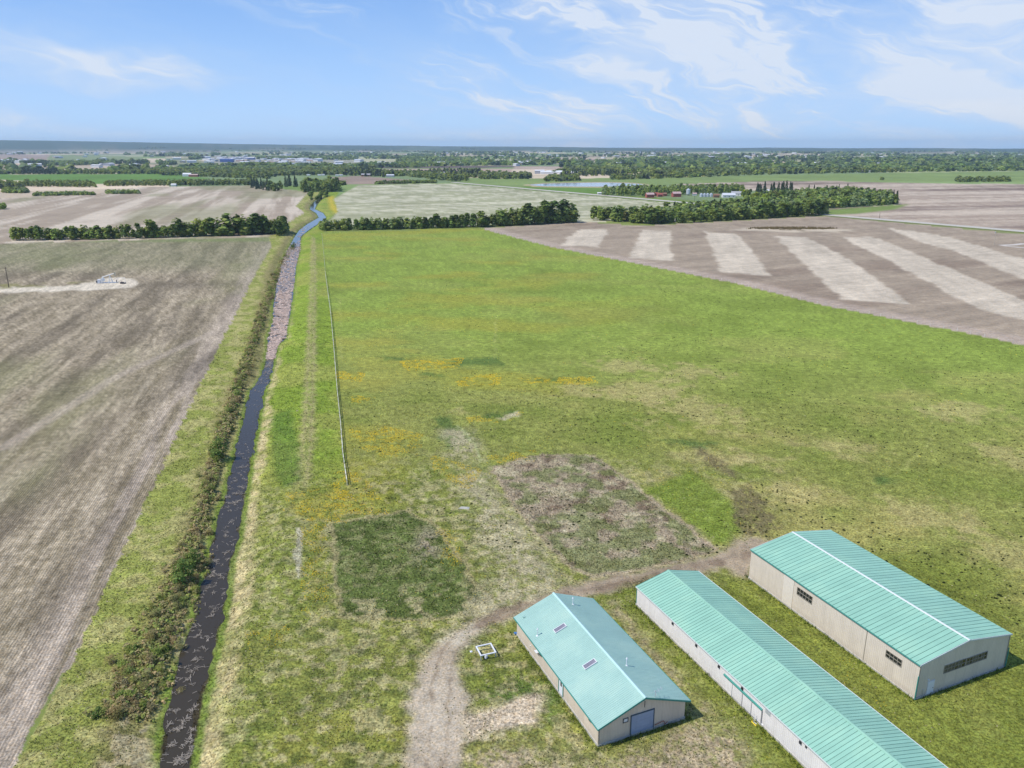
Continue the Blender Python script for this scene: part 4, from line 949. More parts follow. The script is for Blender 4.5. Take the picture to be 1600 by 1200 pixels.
specks('dandelions', 'yellow dandelions flowering in drifts across the pasture', 'dandelions', X, Y, .062 * D / 100 * r.uniform(.7, 1.3, len(X)) + .02, .08, lin(240, 206, 50, .85), 33, M['grass'])
# reeds lying on and standing in the water
n = 52000; si = r.uniform(2, 30.6, n); i0 = si.astype(int); fr_ = (si - i0)[:, None]
cx = CC[i0] * (1 - fr_) + CC[i0 + 1] * fr_; hwv = CW[i0]; tn = CC[i0 + 1] - CC[i0]; tn /= np.linalg.norm(tn, axis=1)[:, None]; nr_ = np.stack([tn[:, 1], -tn[:, 0]], 1)
lat = r.uniform(-1, 1, n); p = cx + nr_ * (lat * hwv)[:, None]; Yv = p[:, 1]
nz = np.where(Yv > 265, fbm(p[:, 0], p[:, 1], 1.6, 3, 601), fbm(p[:, 0], p[:, 1], .9, 3, 602) * .62 + r.uniform(size=n) * .38)
thr = np.where(Yv > 282, .34 + .14 * sst(.4, 1, -lat) * sst(500, 300, Yv) + .3 * sst(540, 640, Yv) + .06, np.where(Yv > 225, .74 - .38 * sst(225, 290, Yv), np.where(Yv > 150, .80, .745)))
thr = np.where((Yv > 145) & (Yv < 175), .70, thr)
keep = nz > thr; 
p = p[keep]; Yv = Yv[keep]; n = len(p); print('reeds', n)
L_ = r.uniform(.15, .42, n) * np.where(Yv > 265, 2.4, 1.0); th = r.uniform(0, 6.28, n); wd = .030 * np.where(Yv > 265, 6.5, 1.0)
dx, dy = np.cos(th), np.sin(th); z0 = WZ + .02 + r.uniform(0, .05, n); z1 = z0 + r.uniform(.0, .22, n)
v = np.stack([np.stack([p[:, 0] - dx * L_ - dy * wd, p[:, 1] - dy * L_ + dx * wd, z0], 1), np.stack([p[:, 0] - dx * L_ + dy * wd, p[:, 1] - dy * L_ - dx * wd, z0], 1),
              np.stack([p[:, 0] + dx * L_ + dy * wd, p[:, 1] + dy * L_ - dx * wd, z1], 1), np.stack([p[:, 0] + dx * L_ - dy * wd, p[:, 1] + dy * L_ + dx * wd, z1], 1)], 1).reshape(-1, 3)
cc = np.repeat(np.where((Yv > 265)[:, None], lin(240, 218, 200, .9)[None], lin(206, 194, 176, K)[None]) * r.uniform(.5, 1.3, n)[:, None], 4, 0)
tag(link('reeds', np_mesh('reeds', v, np.arange(4 * n).reshape(n, 4), M['grass'], cc)), 'broken tan reeds lying and standing in the canal water', 'reeds', kind='stuff')

# ------------------------------------------------------------------ barns
TEAL = lin(160, 210, 184, .82); TEAL1 = lin(170, 206, 192, .84)
def metal_roof(name, col, rand=.05):
    m, t, b = material(name); b.inputs['Roughness'].default_value = .5; b.inputs['Specular IOR Level'].default_value = .3
    o = t.node('ShaderNodeNewGeometry').outputs['Position']; oi = t.node('ShaderNodeObjectInfo')
    q = t.mapping(o, rad(-23.2), (1, 1, 1)); x, y, z = t.sep(q)
    st = t.noise(t.comb(t.m('MULTIPLY', x, .35), t.m('MULTIPLY', y, 3.0)), 1.0, 4, .65); bl_ = t.noise(q, .22, 4, .6); sp = t.noise(q, 5.0, 3, .7)
    f = t.m('MULTIPLY', t.rng(st, .3, .7, .94, 1.05), t.m('MULTIPLY', t.rng(bl_, .3, .7, .93, 1.06), t.rng(oi.outputs['Random'], 0, 1, 1 - rand, 1 + rand)))
    c = t.vm('SCALE', tuple(col)); t.put(c.node.inputs[3], f)
    c = t.mix(t.m('MULTIPLY', t.rng(bl_, .48, .72), .35), c, tuple(np.array(col) * np.array([1.25, 1.06, .98])) + (1,))
    c = t.mix(t.m('MULTIPLY', t.rng(sp, .66, .78), t.rng(st, .5, .7, 0, .35)), c, (.30, .27, .20, 1))
    t.put(b.inputs['Base Color'], c); t.put(b.inputs['Roughness'], t.rng(bl_, .3, .7, .42, .62)); return m
M['teal'] = metal_roof('teal_roof_metal', TEAL); M['seam_light'] = flat_mat('pale_teal_seam', lin(146, 190, 172, .74), .5, .1); M['seam'] = flat_mat('teal_seam', lin(124, 168, 152, .68), .5, .1); M['teal_small'] = metal_roof('pale_teal_roof_metal', TEAL1, 0)
M['ridge'] = flat_mat('white_ridge_metal', lin(226, 232, 226, .85), .5, .06); M['white_trim'] = flat_mat('white_trim', (.72, .72, .70), .6, .06)
M['teal_trim'] = flat_mat('teal_trim', lin(80, 165, 150, .7), .5, .08)
M['concrete'] = flat_mat('concrete', (.46, .44, .38), .9, .2, 1.5)
M['dark'] = flat_mat('dark_steel', (.05, .05, .055), .6, .2); M['galv'] = flat_mat('galvanised_steel', (.55, .57, .58), .45, .12, 3, .3)
def clad(name, col, rib, dirt, bump=.35):
    m, t, b = material(name); b.inputs['Roughness'].default_value = .55
    tc = t.node('ShaderNodeTexCoord'); o = tc.outputs['Object']; x, y, z = t.sep(o)
    s = t.m('ADD', x, y); wv = t.m('SINE', t.m('MULTIPLY', s, 2 * math.pi / rib)); n = t.noise(o, .5, 4, .6)
    pn = t.node('ShaderNodeTexWhiteNoise', noise_dimensions='1D'); t.put(pn.inputs['W'], t.m('FLOOR', t.m('DIVIDE', s, .9)))
    st = t.noise(t.mapping(o, 0, (2.5, 2.5, .22)), 1.0, 4, .6)
    f = t.m('MULTIPLY', t.rng(wv, -1, 1, .94, 1.03), t.m('MULTIPLY', t.rng(n, .3, .7, .94, 1.05), t.rng(pn.outputs[0], 0, 1, .97, 1.03)))
    c = t.vm('SCALE', tuple(col)); t.put(c.node.inputs[3], f)
    k = t.m('ADD', t.m('MULTIPLY', t.rng(z, 1.1, 0), t.rng(n, .35, .7, 0, .6)), t.m('MULTIPLY', t.rng(st, .5, .8), .25), clamp=True)
    t.put(b.inputs['Base Color'], t.mix(t.m('MULTIPLY', k, .8), c, tuple(dirt) + (1,)))
    bm = t.node('ShaderNodeBump'); bm.inputs['Strength'].default_value = bump; bm.inputs['Distance'].default_value = .03; t.put(bm.inputs['Height'], wv); t.link(bm.outputs[0], b.inputs['Normal']); return m
M['tan_clad'] = clad('tan_cladding', lin(226, 212, 192, .93), .3, lin(150, 140, 118, .7)); M['white_clad'] = clad('white_cladding', lin(238, 232, 226, .95), .3, lin(170, 160, 140, .7), .15)
M['beige_clad'] = clad('beige_cladding', lin(222, 206, 184, .95), .22, lin(150, 132, 104, .7))
M['glass'] = flat_mat('window_glass', (.02, .022, .025), .12, .2, 2, 0, .6)
M['dirty_glass'] = flat_mat('dusty_glass', (.10, .095, .08), .35, .5, 3, 0, .5)
M['door_grey'] = clad('overhead_door_metal', lin(176, 190, 214, .78), 9.0, lin(140, 146, 156, .7), 0)
M['white_paint'] = flat_mat('white_paint', (.76, .77, .78), .5, .05); M['red_paint'] = flat_mat('red_pipe_paint', (.30, .05, .04), .6, .1); M['yellow_paint'] = flat_mat('yellow_paint', (.72, .55, .05), .6, .15)
M['blue_paint'] = flat_mat('blue_paint', (.06, .18, .42), .6, .15)

def barn(name, ox, oy, Wd, L, eave, ridge, wall_m, roof_m, label, over=(.15, .15, .15, .15), panel=None, seam_m=None, base_h=.25):
    """body, roof skins and gables in the barn's own frame: x across, y along (away)"""
    o = empty(name, (ox, oy, 0), rad(23.2)); tag(o, label, 'barn')
    th = .16; mid = Wd / 2
    MB().extrude_y([(0, base_h), (Wd, base_h), (Wd, eave), (mid, ridge), (0, eave)], 0, L).obj('wall', wall_m, o)
    MB().box(-.09, Wd + .09, -.09, L + .09, -.3, base_h - .003).obj('foundation', M['concrete'], o)
    xl, xr, y0, y1 = -over[0], Wd + over[1], -over[2], L + over[3]
    sl_ = (ridge - eave) / mid; zl = eave - sl_ * over[0]; zr = eave - sl_ * over[1]
    MB().extrude_y([(xl, zl + .01), (mid, ridge + .01), (xr, zr + .01), (xr, zr + .07), (mid, ridge + .07), (xl, zl + .07)], y0, y1).obj('roof', seam_m or roof_m, o)
    if panel:
        n = round((y1 - y0) / panel); pw = (y1 - y0) / n; g_ = .042
        for side in (0, 1):
            xa, za, xb, zb = (xl - .02, zl + .07 - sl_ * .02, mid - .01, ridge + .07) if side == 0 else (mid + .01, ridge + .07, xr + .02, zr + .07 - sl_ * .02)
            me = MB().extrude_y([(xa, za + .004), (xb, zb + .004), (xb, zb + .05), (xa, za + .05)], 0, pw - g_ * 2).mesh('roof_panel', roof_m)
            for k in range(n): link('roof_panel', me, o, (0, y0 + k * pw + g_, 0))
    return o, (xl, xr, y0, y1, zl, zr, sl_, mid)
def win_side(o, y0, y1, z0, z1, nx, nz, glass):
    """window on the wall x = 0"""
    wn = MB(); t_ = .06; wn.box(-.07, .02, y0 - t_, y0, z0 - t_, z1 + t_).box(-.07, .02, y1, y1 + t_, z0 - t_, z1 + t_).box(-.07, .02, y0, y1, z0 - t_, z0).box(-.07, .02, y0, y1, z1, z1 + t_)
    for i in range(1, nx): y = y0 + (y1 - y0) * i / nx; wn.box(-.06, .015, y - .035, y + .035, z0, z1)
    for j in range(1, nz):
        z = z0 + (z1 - z0) * j / nz
        for i in range(nx): wn.box(-.055, .01, y0 + (y1 - y0) * i / nx + .035, y0 + (y1 - y0) * (i + 1) / nx - .035, z - .04, z + .04)
    f = wn.obj('window', M['tan_trim'], o)
    me = MB().box(-.02, .005, .03, (y1 - y0) / nx - .03, .03, (z1 - z0) / nz - .03).mesh('pane', glass)
    for i in range(nx):
        for j in range(nz): link('pane', me, f, (0, y0 + (y1 - y0) * i / nx, z0 + (z1 - z0) * j / nz))
    return f
def win_front(o, x0, x1, z0, z1, nx, nz, glasses):
    wn = MB(); t_ = .06; wn.box(x0 - t_, x0, -.07, .02, z0 - t_, z1 + t_).box(x1, x1 + t_, -.07, .02, z0 - t_, z1 + t_).box(x0, x1, -.07, .02, z0 - t_, z0).box(x0, x1, -.07, .02, z1, z1 + t_)
    for i in range(1, nx): x = x0 + (x1 - x0) * i / nx; wn.box(x - .03, x + .03, -.06, .015, z0, z1)
    for j in range(1, nz):
        z = z0 + (z1 - z0) * j / nz
        for i in range(nx): wn.box(x0 + (x1 - x0) * i / nx + .03, x0 + (x1 - x0) * (i + 1) / nx - .03, -.055, .01, z - .03, z + .03)
    f = wn.obj('window', M['tan_trim'], o)
    ms = [MB().box(.03, (x1 - x0) / nx - .03, -.02, .005, .03, (z1 - z0) / nz - .03).mesh('pane', g_) for g_ in glasses]
    for i in range(nx):
        for j in range(nz): link('pane', random.choice(ms), f, (x0 + (x1 - x0) * i / nx, 0, z0 + (z1 - z0) * j / nz))
    return f
M['tan_trim'] = flat_mat('tan_trim', lin(180, 170, 152, .7), .6, .06)

# --- big tan barn at right
b3, (xl, xr, y0, y1, zl, zr, s3, mid) = barn('large_barn', 53.2, 87.1, 17.3, 33.2, 5.35, 6.75, M['tan_clad'], M['teal'], 'largest barn, tan metal walls and ribbed teal roof with white ridge, at the right', (.12, .12, .1, .1), .76, M['seam'])
MB().extrude_y([(mid - .2, 6.75 + .10), (mid, 6.75 + .15), (mid + .2, 6.75 + .10), (mid + .2, 6.75 + .135), (mid, 6.75 + .20), (mid - .2, 6.75 + .135)], y0 - .05, y1 + .05).obj('ridge_cap', M['ridge'], b3)
for nm, ya, yb in (('gable_trim', y0 - .07, y0 - .005), ('gable_trim', y1 + .005, y1 + .07)):
    MB().extrude_y([(xl - .03, zl - .08), (mid, 6.75 - .08), (xr + .03, zr - .08), (xr + .03, zr + .13), (mid, 6.75 + .13), (xl - .03, zl + .13)], ya, yb).obj(nm, M['ridge'], b3)
MB().box(xl - .12, xl - .025, y0, y1, zl - .04, zl + .08).obj('eave_gutter', M['teal_trim'], b3)
MB().box(-.075, -.003, 23.0, 25.2, .26, 5.28).obj('door_panel', flat_mat('pale_panel', lin(232, 220, 202, .93), .55, .04), b3)['label'] = 'paler full height sheet in the side wall'
MB().box(-.02, -.003, 8.6, 8.75, .26, 5.3).obj('wall_joint', M['tan_trim'], b3)
win_side(b3, 19.1, 22.2, 3.25, 4.45, 5, 2, M['glass']); win_side(b3, 2.7, 5.2, 3.25, 4.25, 4, 2, M['glass'])
win_front(b3, 4.8, 8.75, 2.7, 3.85, 6, 2, [M['glass'], M['dirty_glass'], M['dirty_glass']]); win_front(b3, 9.0, 13.0, 2.7, 3.8, 7, 2, [M['dirty_glass'], M['glass'], M['dirty_glass']])
d = MB().box(2.1, 3.2, -.07, -.003, .06, 2.1).obj('door', M['white_paint'], b3); MB().box(3.02, 3.1, -.12, -.07, 1.0, 1.1).obj('handle', M['dark'], d)
MB().box(2.0, 2.1, -.06, -.003, .06, 2.2).box(3.2, 3.3, -.06, -.003, .06, 2.2).box(2.1, 3.2, -.06, -.003, 2.1, 2.2).obj('door_frame', M['white_trim'], b3)
for k, (x, y) in enumerate(((-.10, -.10), (17.40, -.10))): MB().box(x - .06, x + .06, y - .06, y + .06, .1, 3.7 if k == 0 else 3.2).obj('downspout', M['teal_trim'], b3)
MB().box(.02, .14, -.06, -.003, .26, 5.2).box(17.16, 17.28, -.06, -.003, .26, 5.2).obj('corner_trim', M['tan_trim'], b3)
MB().bar((1.2, -.12, .1), (1.2, -.12, 1.3), .03).bar((1.2, -.12, 1.3), (1.2, -.01, 1.3), .03).obj('water_tap', M['galv'], b3)
MB().box(1.9, 2.1, -.15, -.003, 2.5, 2.62).obj('door_lamp', M['white_paint'], b3)

# --- small beige barn with overhead door
b1, (xl, xr, y0, y1, zl, zr, s1_, mid) = barn('small_barn', 10.5, 78.6, 12.5, 24.8, 2.95, 5.35, M['beige_clad'], M['teal_small'], 'smallest barn, beige walls, smooth pale teal roof and blue grey overhead door', (.30, .55, .35, .5), None, None, .32)
fine = MB(); 
for k in range(int((y1 - y0) / .3)):
    y = y0 + .15 + k * .3
    for xa, za, xb, zb in ((xl, zl, mid - .2, 5.35 - s1_ * .2), (mid + .2, 5.35 - s1_ * .2, xr, zr)):
        fine.add([(xa, y - .012, za + .065), (xb, y - .012, zb + .065), (xb, y + .012, zb + .065), (xa, y + .012, za + .065), (xa, y, za + .095), (xb, y, zb + .095)], [(0, 1, 5, 4), (3, 4, 5, 2)])
tag(fine.obj('roof_ribs', M['teal_small'], b1), kind='stuff')
MB().extrude_y([(mid - .2, 5.35 - .01), (mid, 5.35 + .12), (mid + .2, 5.35 - .01), (mid + .2, 5.35 + .05), (mid, 5.35 + .17), (mid - .2, 5.35 + .05)], y0 - .04, y1 + .04).obj('ridge_cap', flat_mat('pale_teal_ridge', lin(196, 232, 226, .8), .5, .05), b1)
MB().extrude_y([(xl - .02, zl - .14), (mid, 5.35 - .14), (xr + .02, zr - .14), (xr + .02, zr + .10), (mid, 5.35 + .10), (xl - .02, zl + .10)], y0 - .06, y0 - .005).obj('gable_trim', M['teal_trim'], b1)
MB().box(xl - .10, xl - .003, y0, y1, zl - .08, zl + .05).box(xr + .003, xr + .1, y0, y1, zr - .08, zr + .05).obj('eave_gutter', M['teal_trim'], b1)
MB().box(.02, .12, -.04, -.003, .33, 2.9).box(-.04, -.003, .0, .1, .33, 2.9).obj('corner_trim', M['tan_trim'], b1)
od = MB()
for k in range(6): od.box(4.55, 7.75, -.06 - .004 * (k % 2), -.004, .06 + k * .49, .06 + k * .49 + .475)
dr = od.obj('overhead_door', M['door_grey'], b1)
MB().box(4.43, 4.55, -.10, -.003, .05, 3.14).box(7.75, 7.87, -.10, -.003, .05, 3.14).box(4.55, 7.75, -.10, -.003, 3.0, 3.14).obj('door_frame', flat_mat('blue_grey_trim', lin(90, 110, 125, .7), .5, .1), b1)
wm = MB().box(3.35, 3.45, -.06, .01, 2.35, 3.0).box(4.0, 4.1, -.06, .01, 2.35, 3.0).box(3.45, 4.0, -.06, .01, 2.35, 2.45).box(3.45, 4.0, -.06, .01, 2.9, 3.0).obj('window', M['dark'], b1); MB().box(3.45, 4.0, -.03, .0, 2.45, 2.9).obj('pane', M['white_trim'], wm)
# side door, vents and lamps on the long wall
sd_ = MB().box(-.06, -.003, 9.55, 10.6, .35, 2.45).obj('side_door', M['white_paint'], b1); sd_['label'] = 'pale side door with small window'
MB().box(-.08, -.062, 9.8, 10.2, 1.6, 2.2).obj('pane', M['glass'], sd_)
MB().box(-.09, -.003, 10.62, 10.78, .33, 2.5).box(-.09, -.003, 9.4, 9.54, .33, 2.5).obj('door_frame', M['teal_trim'], b1)
for y, zz in ((2.1, 2.4), (16.4, 2.3)): 
    MB().box(-.16, -.003, y - .25, y + .25, zz - .2, zz + .15).obj('wall_vent', M['dark'], b1)
MB().box(-.5, -.003, 16.9, 17.6, 2.2, 2.26).obj('lamp_shade', M['white_paint'], b1); MB().box(-.1, -.003, 19.8, 19.95, 1.3, 1.45).obj('outlet_box', M['white_paint'], b1)
# roof: skylight boxes, flues, small vent, antenna
for y in (17.9, 9.1):
    x = 3.7; zc = 2.95 + s1_ * x; o = empty('skylight', (x, y, zc + .06)); o.parent = b1; o.rotation_euler = (0, -math.atan(s1_), 0)
    MB().box(-.95, .95, -.42, -.34, 0, .22).box(-.95, .95, .34, .42, 0, .22).box(-.95, -.87, -.34, .34, 0, .22).box(.87, .95, -.34, .34, 0, .22).obj('frame', M['white_trim'], o)
    MB().box(-.87, .87, -.34, .34, .02, .12).obj('pane', flat_mat('grey_glazing', (.22, .21, .25), .3, .2), o)
for x, y in ((.75, 19.2), (8.0, 22.3), (7.75, 6.6)):
    zc = 2.95 + s1_ * min(x, 12.5 - x); MB().bar((x, y, zc - .05), (x, y, zc + 1.1), .06, 8).bar((x, y, zc + 1.1), (x, y, zc + 1.28), .14, 8, .05).bar((x, y, zc + .02), (x, y, zc + .14), .22, 8, .1).obj('flue_pipe', M['white_paint'], b1)
x, y = .9, 24.1; zc = 2.95 + s1_ * x; MB().box(x - .25, x + .25, y - .2, y + .2, zc - .1, zc + .16).obj('roof_vent', M['teal_small'], b1)
MB().bar((7.75, -.2, 4.5), (7.75, -.2, 5.9), .035, 6).bar((7.3, -.45, 5.55), (9.1, .35, 5.55), .022, 4).bar((7.6, -.7, 5.55), (7.9, .3, 5.55), .02, 4).bar((8.2, -.4, 5.55), (8.45, .45, 5.55), .02, 4).bar((8.8, -.05, 5.55), (8.95, .55, 5.55), .02, 4).bar((7.0, -.3, 5.8), (8.5, -.1, 5.8), .02, 4).obj('antenna', M['galv'], b1)
MB().bar((6.2, -.30, 4.85), (6.2, -.30, 4.0), .045, 5).bar((6.2, -.3, 4.85), (6.2, -.02, 4.85), .03, 4).obj('service_mast', M['dark'], b1)
MB().bar((7.95, -.14, .62), (9.3, -.14, .85), .04, 5).bar((9.3, -.14, .85), (9.5, -.14, .3), .04, 5).bar((9.5, -.14, .3), (9.9, -.14, .55), .035, 5).obj('gas_pipe', M['red_paint'], b1)
tb = MB().bar((0, 0, .0), (.9, -.2, .35), .05, 5).bar((0, -.4, .0), (.9, -.5, .35), .05, 5).box(0, .9, -.5, -.1, .3, .36).obj('blue_bench', M['blue_paint']); tb.location = at(803, 990) + (0,); tag(tb, 'small blue sawhorse standing at the far left corner of the smallest barn', 'sawhorse')

# --- long white barn in the middle
b2, (xl, xr, y0, y1, zl, zr, s2_, mid) = barn('long_barn', 44.24, 52.56, 11.6, 62, 3.25, 4.75, M['white_clad'], M['teal'], 'longest barn, low white walls and finely ribbed teal roof, between the other two', (.12, .12, .12, .12), .56, M['seam_light'])
MB().extrude_y([(mid - .26, 4.75 + .06), (mid, 4.75 + .135), (mid + .26, 4.75 + .06), (mid + .26, 4.75 + .095), (mid, 4.75 + .175), (mid - .26, 4.75 + .095)], y0 - .03, y1 + .03).obj('ridge_cap', M['teal'], b2)
MB().box(xl - .10, xl - .025, y0, y1, zl - .06, zl + .09).box(xr + .025, xr + .12, y0, y1, zr - .04, zr + .12).obj('eave_trim', M['ridge'], b2)
MB().extrude_y([(xl, zl - .1), (mid, 4.75 - .1), (xr, zr - .1), (xr, zr + .12), (mid, 4.75 + .12), (xl, zl + .12)], y1 + .005, y1 + .06).obj('gable_trim', M['teal_trim'], b2)
MB().box(-.05, .06, 61.92, 62.04, .26, 3.2).obj('corner_trim', M['teal_trim'], b2)
for y in (52.04, 46.26, 41.16, 36.33, 25.81, 20.6, 15.4):
    MB().box(-.14, -.003, y - .18, y + .18, 2.55, 2.85).box(-.24, -.14, y - .12, y + .05, 2.62, 2.98).obj('wall_vent', M['dark'], b2)
MB().extrude_y([(-.20, 2.22), (-.003, 2.22), (-.003, 2.44), (-.20, 2.34)], 32.4, 40.0).obj('door_track', M['teal_trim'], b2)
for ya, yb in ((32.5, 34.25), (34.38, 36.05), (36.18, 38.1)): 
    MB().box(-.09, -.004, ya, yb, .12, 2.20).obj('sliding_door', M['white_clad'], b2)
for y in (32.38, 34.31, 36.11, 38.16): MB().box(-.11, -.003, y - .045, y + .045, .12, 2.21).obj('door_post', M['galv'] if y > 38 else flat_mat('grey_post', (.28, .28, .28), .7, .1), b2)
lv = MB().box(-.05, -.003, 31.0, 31.9, 2.35, 2.9).obj('louvre', M['galv'], b2)
MB().box(-.13, -.003, 24.8, 25.0, 2.7, 3.1).obj('outlet_box', M['dark'], b2)
for k in range(1): MB().box(-.10, -.003, 32.0, 33.4, .25, .33).obj('sill', M['white_trim'], b2)
MB().box(11.70, 11.95, 31.0, 31.35, 2.9, 3.25).obj('gutter_box', M['white_paint'], b2)
ux = np.array([math.cos(rad(23.2)), math.sin(rad(23.2))]); uy = np.array([-math.sin(rad(23.2)), math.cos(rad(23.2))])
def bl(ox, oy, a, b): p_ = np.array([ox, oy]) + ux * a + uy * b; return (p_[0], p_[1], 0)
o = MB().bar((0, 0, .05), (0, -1.0, .05), .10, 6, .08).bar((.06, -.1, .0), (.06, -.1, .32), .04, 5).bar((.0, -.9, .0), (.0, -.9, .28), .04, 5).obj('yellow_pole', M['yellow_paint']); o.location = bl(44.24, 52.56, -.7, 33.4); o.rotation_euler = (0, 0, rad(23)); tag(o, 'yellow painted pole lying at the foot of the sliding doors', 'pole')
o = MB().bar((0, 0, 0), (0, 0, .95), .05, 6).bar((0, 0, .95), (-.12, .05, 1.35), .03, 5).bar((0, 0, 0), (.25, -.35, .02), .04, 5).obj('standpipe', M['white_paint']); o.location = bl(44.24, 52.56, -.45, 33.2); tag(o, 'thin white standpipe in front of the sliding doors', 'standpipe')
o = MB().bar((0, 0, 0), (0, 0, .7), .04, 5).bar((0, .0, .5), (0, .35, .55), .03, 5).obj('yard_tap', M['dark']); o.location = bl(44.24, 52.56, -.35, 42.6); tag(o, 'dark yard tap standing against the long white wall', 'tap')

# --- white square frame in the grass
fr = empty('square_frame', (-3.75, 96.75, 0), rad(20)); tag(fr, 'open square white frame on four short legs in the grass beside the smallest barn', 'frame')
hw_ = 1.1
MB().box(-hw_ - .09, hw_ + .09, -hw_ - .09, -hw_ + .09, .78, .90).obj('rail', M['white_paint'], fr); MB().box(-hw_ - .09, hw_ + .09, hw_ - .09, hw_ + .09, .78, .90).obj('rail', M['white_paint'], fr)
MB().box(-hw_ - .09, -hw_ + .09, -hw_ + .09, hw_ - .09, .78, .90).obj('rail', M['white_paint'], fr); MB().box(hw_ - .09, hw_ + .09, -hw_ + .09, hw_ - .09, .78, .90).obj('rail', M['white_paint'], fr)
for a in (-1, 1):
    for b in (-1, 1): MB().box(a * hw_ - .06, a * hw_ + .06, b * hw_ - .06, b * hw_ + .06, -.1, .777).obj('leg', M['galv'], fr)
o = MB().bar((0, 0, 0), (0, 0, .5), .24, 10, .2).bar((0, 0, .5), (0, 0, .62), .12, 8, .1).obj('well_cap', M['white_paint']); o.location = (-3.7, 95.9, 0); tag(o, 'small white capped pipe under the near rail of the square frame', 'pipe cap')
o = MB().bar((0, 0, 0), (0, 0, .14), .22, 9, .2).bar((0, 0, .14), (0, 0, .2), .08, 8).obj('round_cover', M['white_paint']); o.location = (-5.9, 97.3, 0); tag(o, 'flat round white cover in the grass left of the square frame', 'cover')
# long white rag of straw-coloured sheet and a pale stone on the pasture
o = MB().add([(-1.2, -.5, .0), (1.0, -.6, .0), (1.3, .4, .0), (-.8, .6, .0), (-.8, -.3, .22), (.7, -.35, .26), (.8, .2, .2), (-.5, .3, .24)], [(0, 3, 2, 1), (4, 5, 6, 7), (0, 1, 5, 4), (1, 2, 6, 5), (2, 3, 7, 6), (3, 0, 4, 7)]).obj('stone_slab', M['concrete']); o.location = at(725, 794) + (0,); tag(o, 'flat pale slab lying beside the dirt strip between the two pens', 'slab')

# ------------------------------------------------------------------ fences
M['post'] = flat_mat('weathered_post', lin(214, 210, 198, .95), .9, .2, 3, rand=.25)
def fence(line, spacing, hgt_, name, label, rails, postr, maxposts=300):
    pts = W(line); seg = np.linalg.norm(np.diff(pts, axis=0), axis=1); cum = np.concatenate([[0], np.cumsum(seg)])
    n = int(cum[-1] / spacing); ss = np.linspace(0, cum[-1], n + 1); X = np.interp(ss, cum, pts[:, 0]); Y = np.interp(ss, cum, pts[:, 1]); Z = height(X, Y)
    o = empty(name, (X[0], Y[0], 0)); tag(o, label, 'fence')
    me = MB().bar((0, 0, -.3), (0, 0, hgt_), postr, 6, postr * .85).mesh('post', M['post'])
    for x, y, z in zip(X[:maxposts], Y[:maxposts], Z):
        p = link('post', me, o, (x - X[0], y - Y[0], z)); p.rotation_euler = (random.gauss(0, .03), random.gauss(0, .03), random.uniform(0, 3)); s_ = random.uniform(.88, 1.12); p.scale = (1, 1, s_)
    if rails:
        rm = MB().box(-.05, .05, 0, 1, -.055, .055).mesh('rail', M['post'])
        for i in range(n):
            L = math.hypot(X[i + 1] - X[i], Y[i + 1] - Y[i])
            for k, hz in enumerate(rails):
                if k == 1 and i > 60: continue
                dz = Z[i + 1] - Z[i]
                rr = link('rail', rm, o, (X[i] - X[0], Y[i] - Y[0], Z[i] + hz)); rr.rotation_euler = (math.atan2(dz, L), 0, -math.atan2(X[i + 1] - X[i], Y[i + 1] - Y[i])); rr.scale = (1, math.hypot(L, dz), 1)
    else:
        mb = MB()
        for i in range(n):
            for hz in (.45, .8, 1.1): mb.bar((X[i] - X[0], Y[i] - Y[0], Z[i] + hz), (X[i + 1] - X[0], Y[i + 1] - Y[0], Z[i + 1] + hz), .006, 3)
        tag(mb.obj('wire', M['galv'], o), kind='stuff')
    return o
fence([(542.5, 758), (536, 712), (532, 661), (527, 612), (523, 560), (517, 492), (512, 455), (508, 425)], 3.2, 1.35, 'rail_fence', 'weathered grey rail fence running away along the canal berm', (1.0, .5), .09)
fence([(508, 421), (503, 366)], 6, 1.2, 'wire_fence', 'thin wire fence continuing the rail fence along the far canal berm', None, .07)
fence([(752, 357.5), (860, 385.5), (1137, 440), (1295, 479), (1489, 516), (1600, 539.5), (1900, 600)], 5.5, 1.25, 'wire_fence', 'long wire fence with wooden posts between the green pasture and the striped field', None, .07)

# ------------------------------------------------------------------ wells, poles
def pole(px, py, h, label, arm=True, box=False):
    x, y = at(px, py); o = empty('utility_pole', (x, y, 0), random.uniform(-.3, .3)); tag(o, label, 'utility pole')
    MB().bar((0, 0, -.3), (0, 0, h), .22, 7, .15).obj('pole', flat_mat('pole_wood', lin(120, 106, 90, .6) if not box else lin(206, 192, 170, .75), .9, .2), o)
    if arm: MB().box(-1.1, 1.1, -.06, .06, h - .8, h - .66).obj('crossarm', M['bark'], o)
    if box: MB().bar((-.5, 0, h - 1.3), (-.5, 0, h - .3), .32, 9).obj('transformer', M['galv'], o)
pole(14, 449, 10.5, 'dark wooden utility pole at the left edge of the stubble field')
pole(1553, 382.5, 10.0, 'pale utility pole with grey transformer on the striped field at the right edge', True, True)
pole(1085, 315.5, 8, 'small utility pole beside the gravel road near the grain bins')
pole(1374, 341.5, 6, 'short dark pole beside the gravel road right of the woods', False)

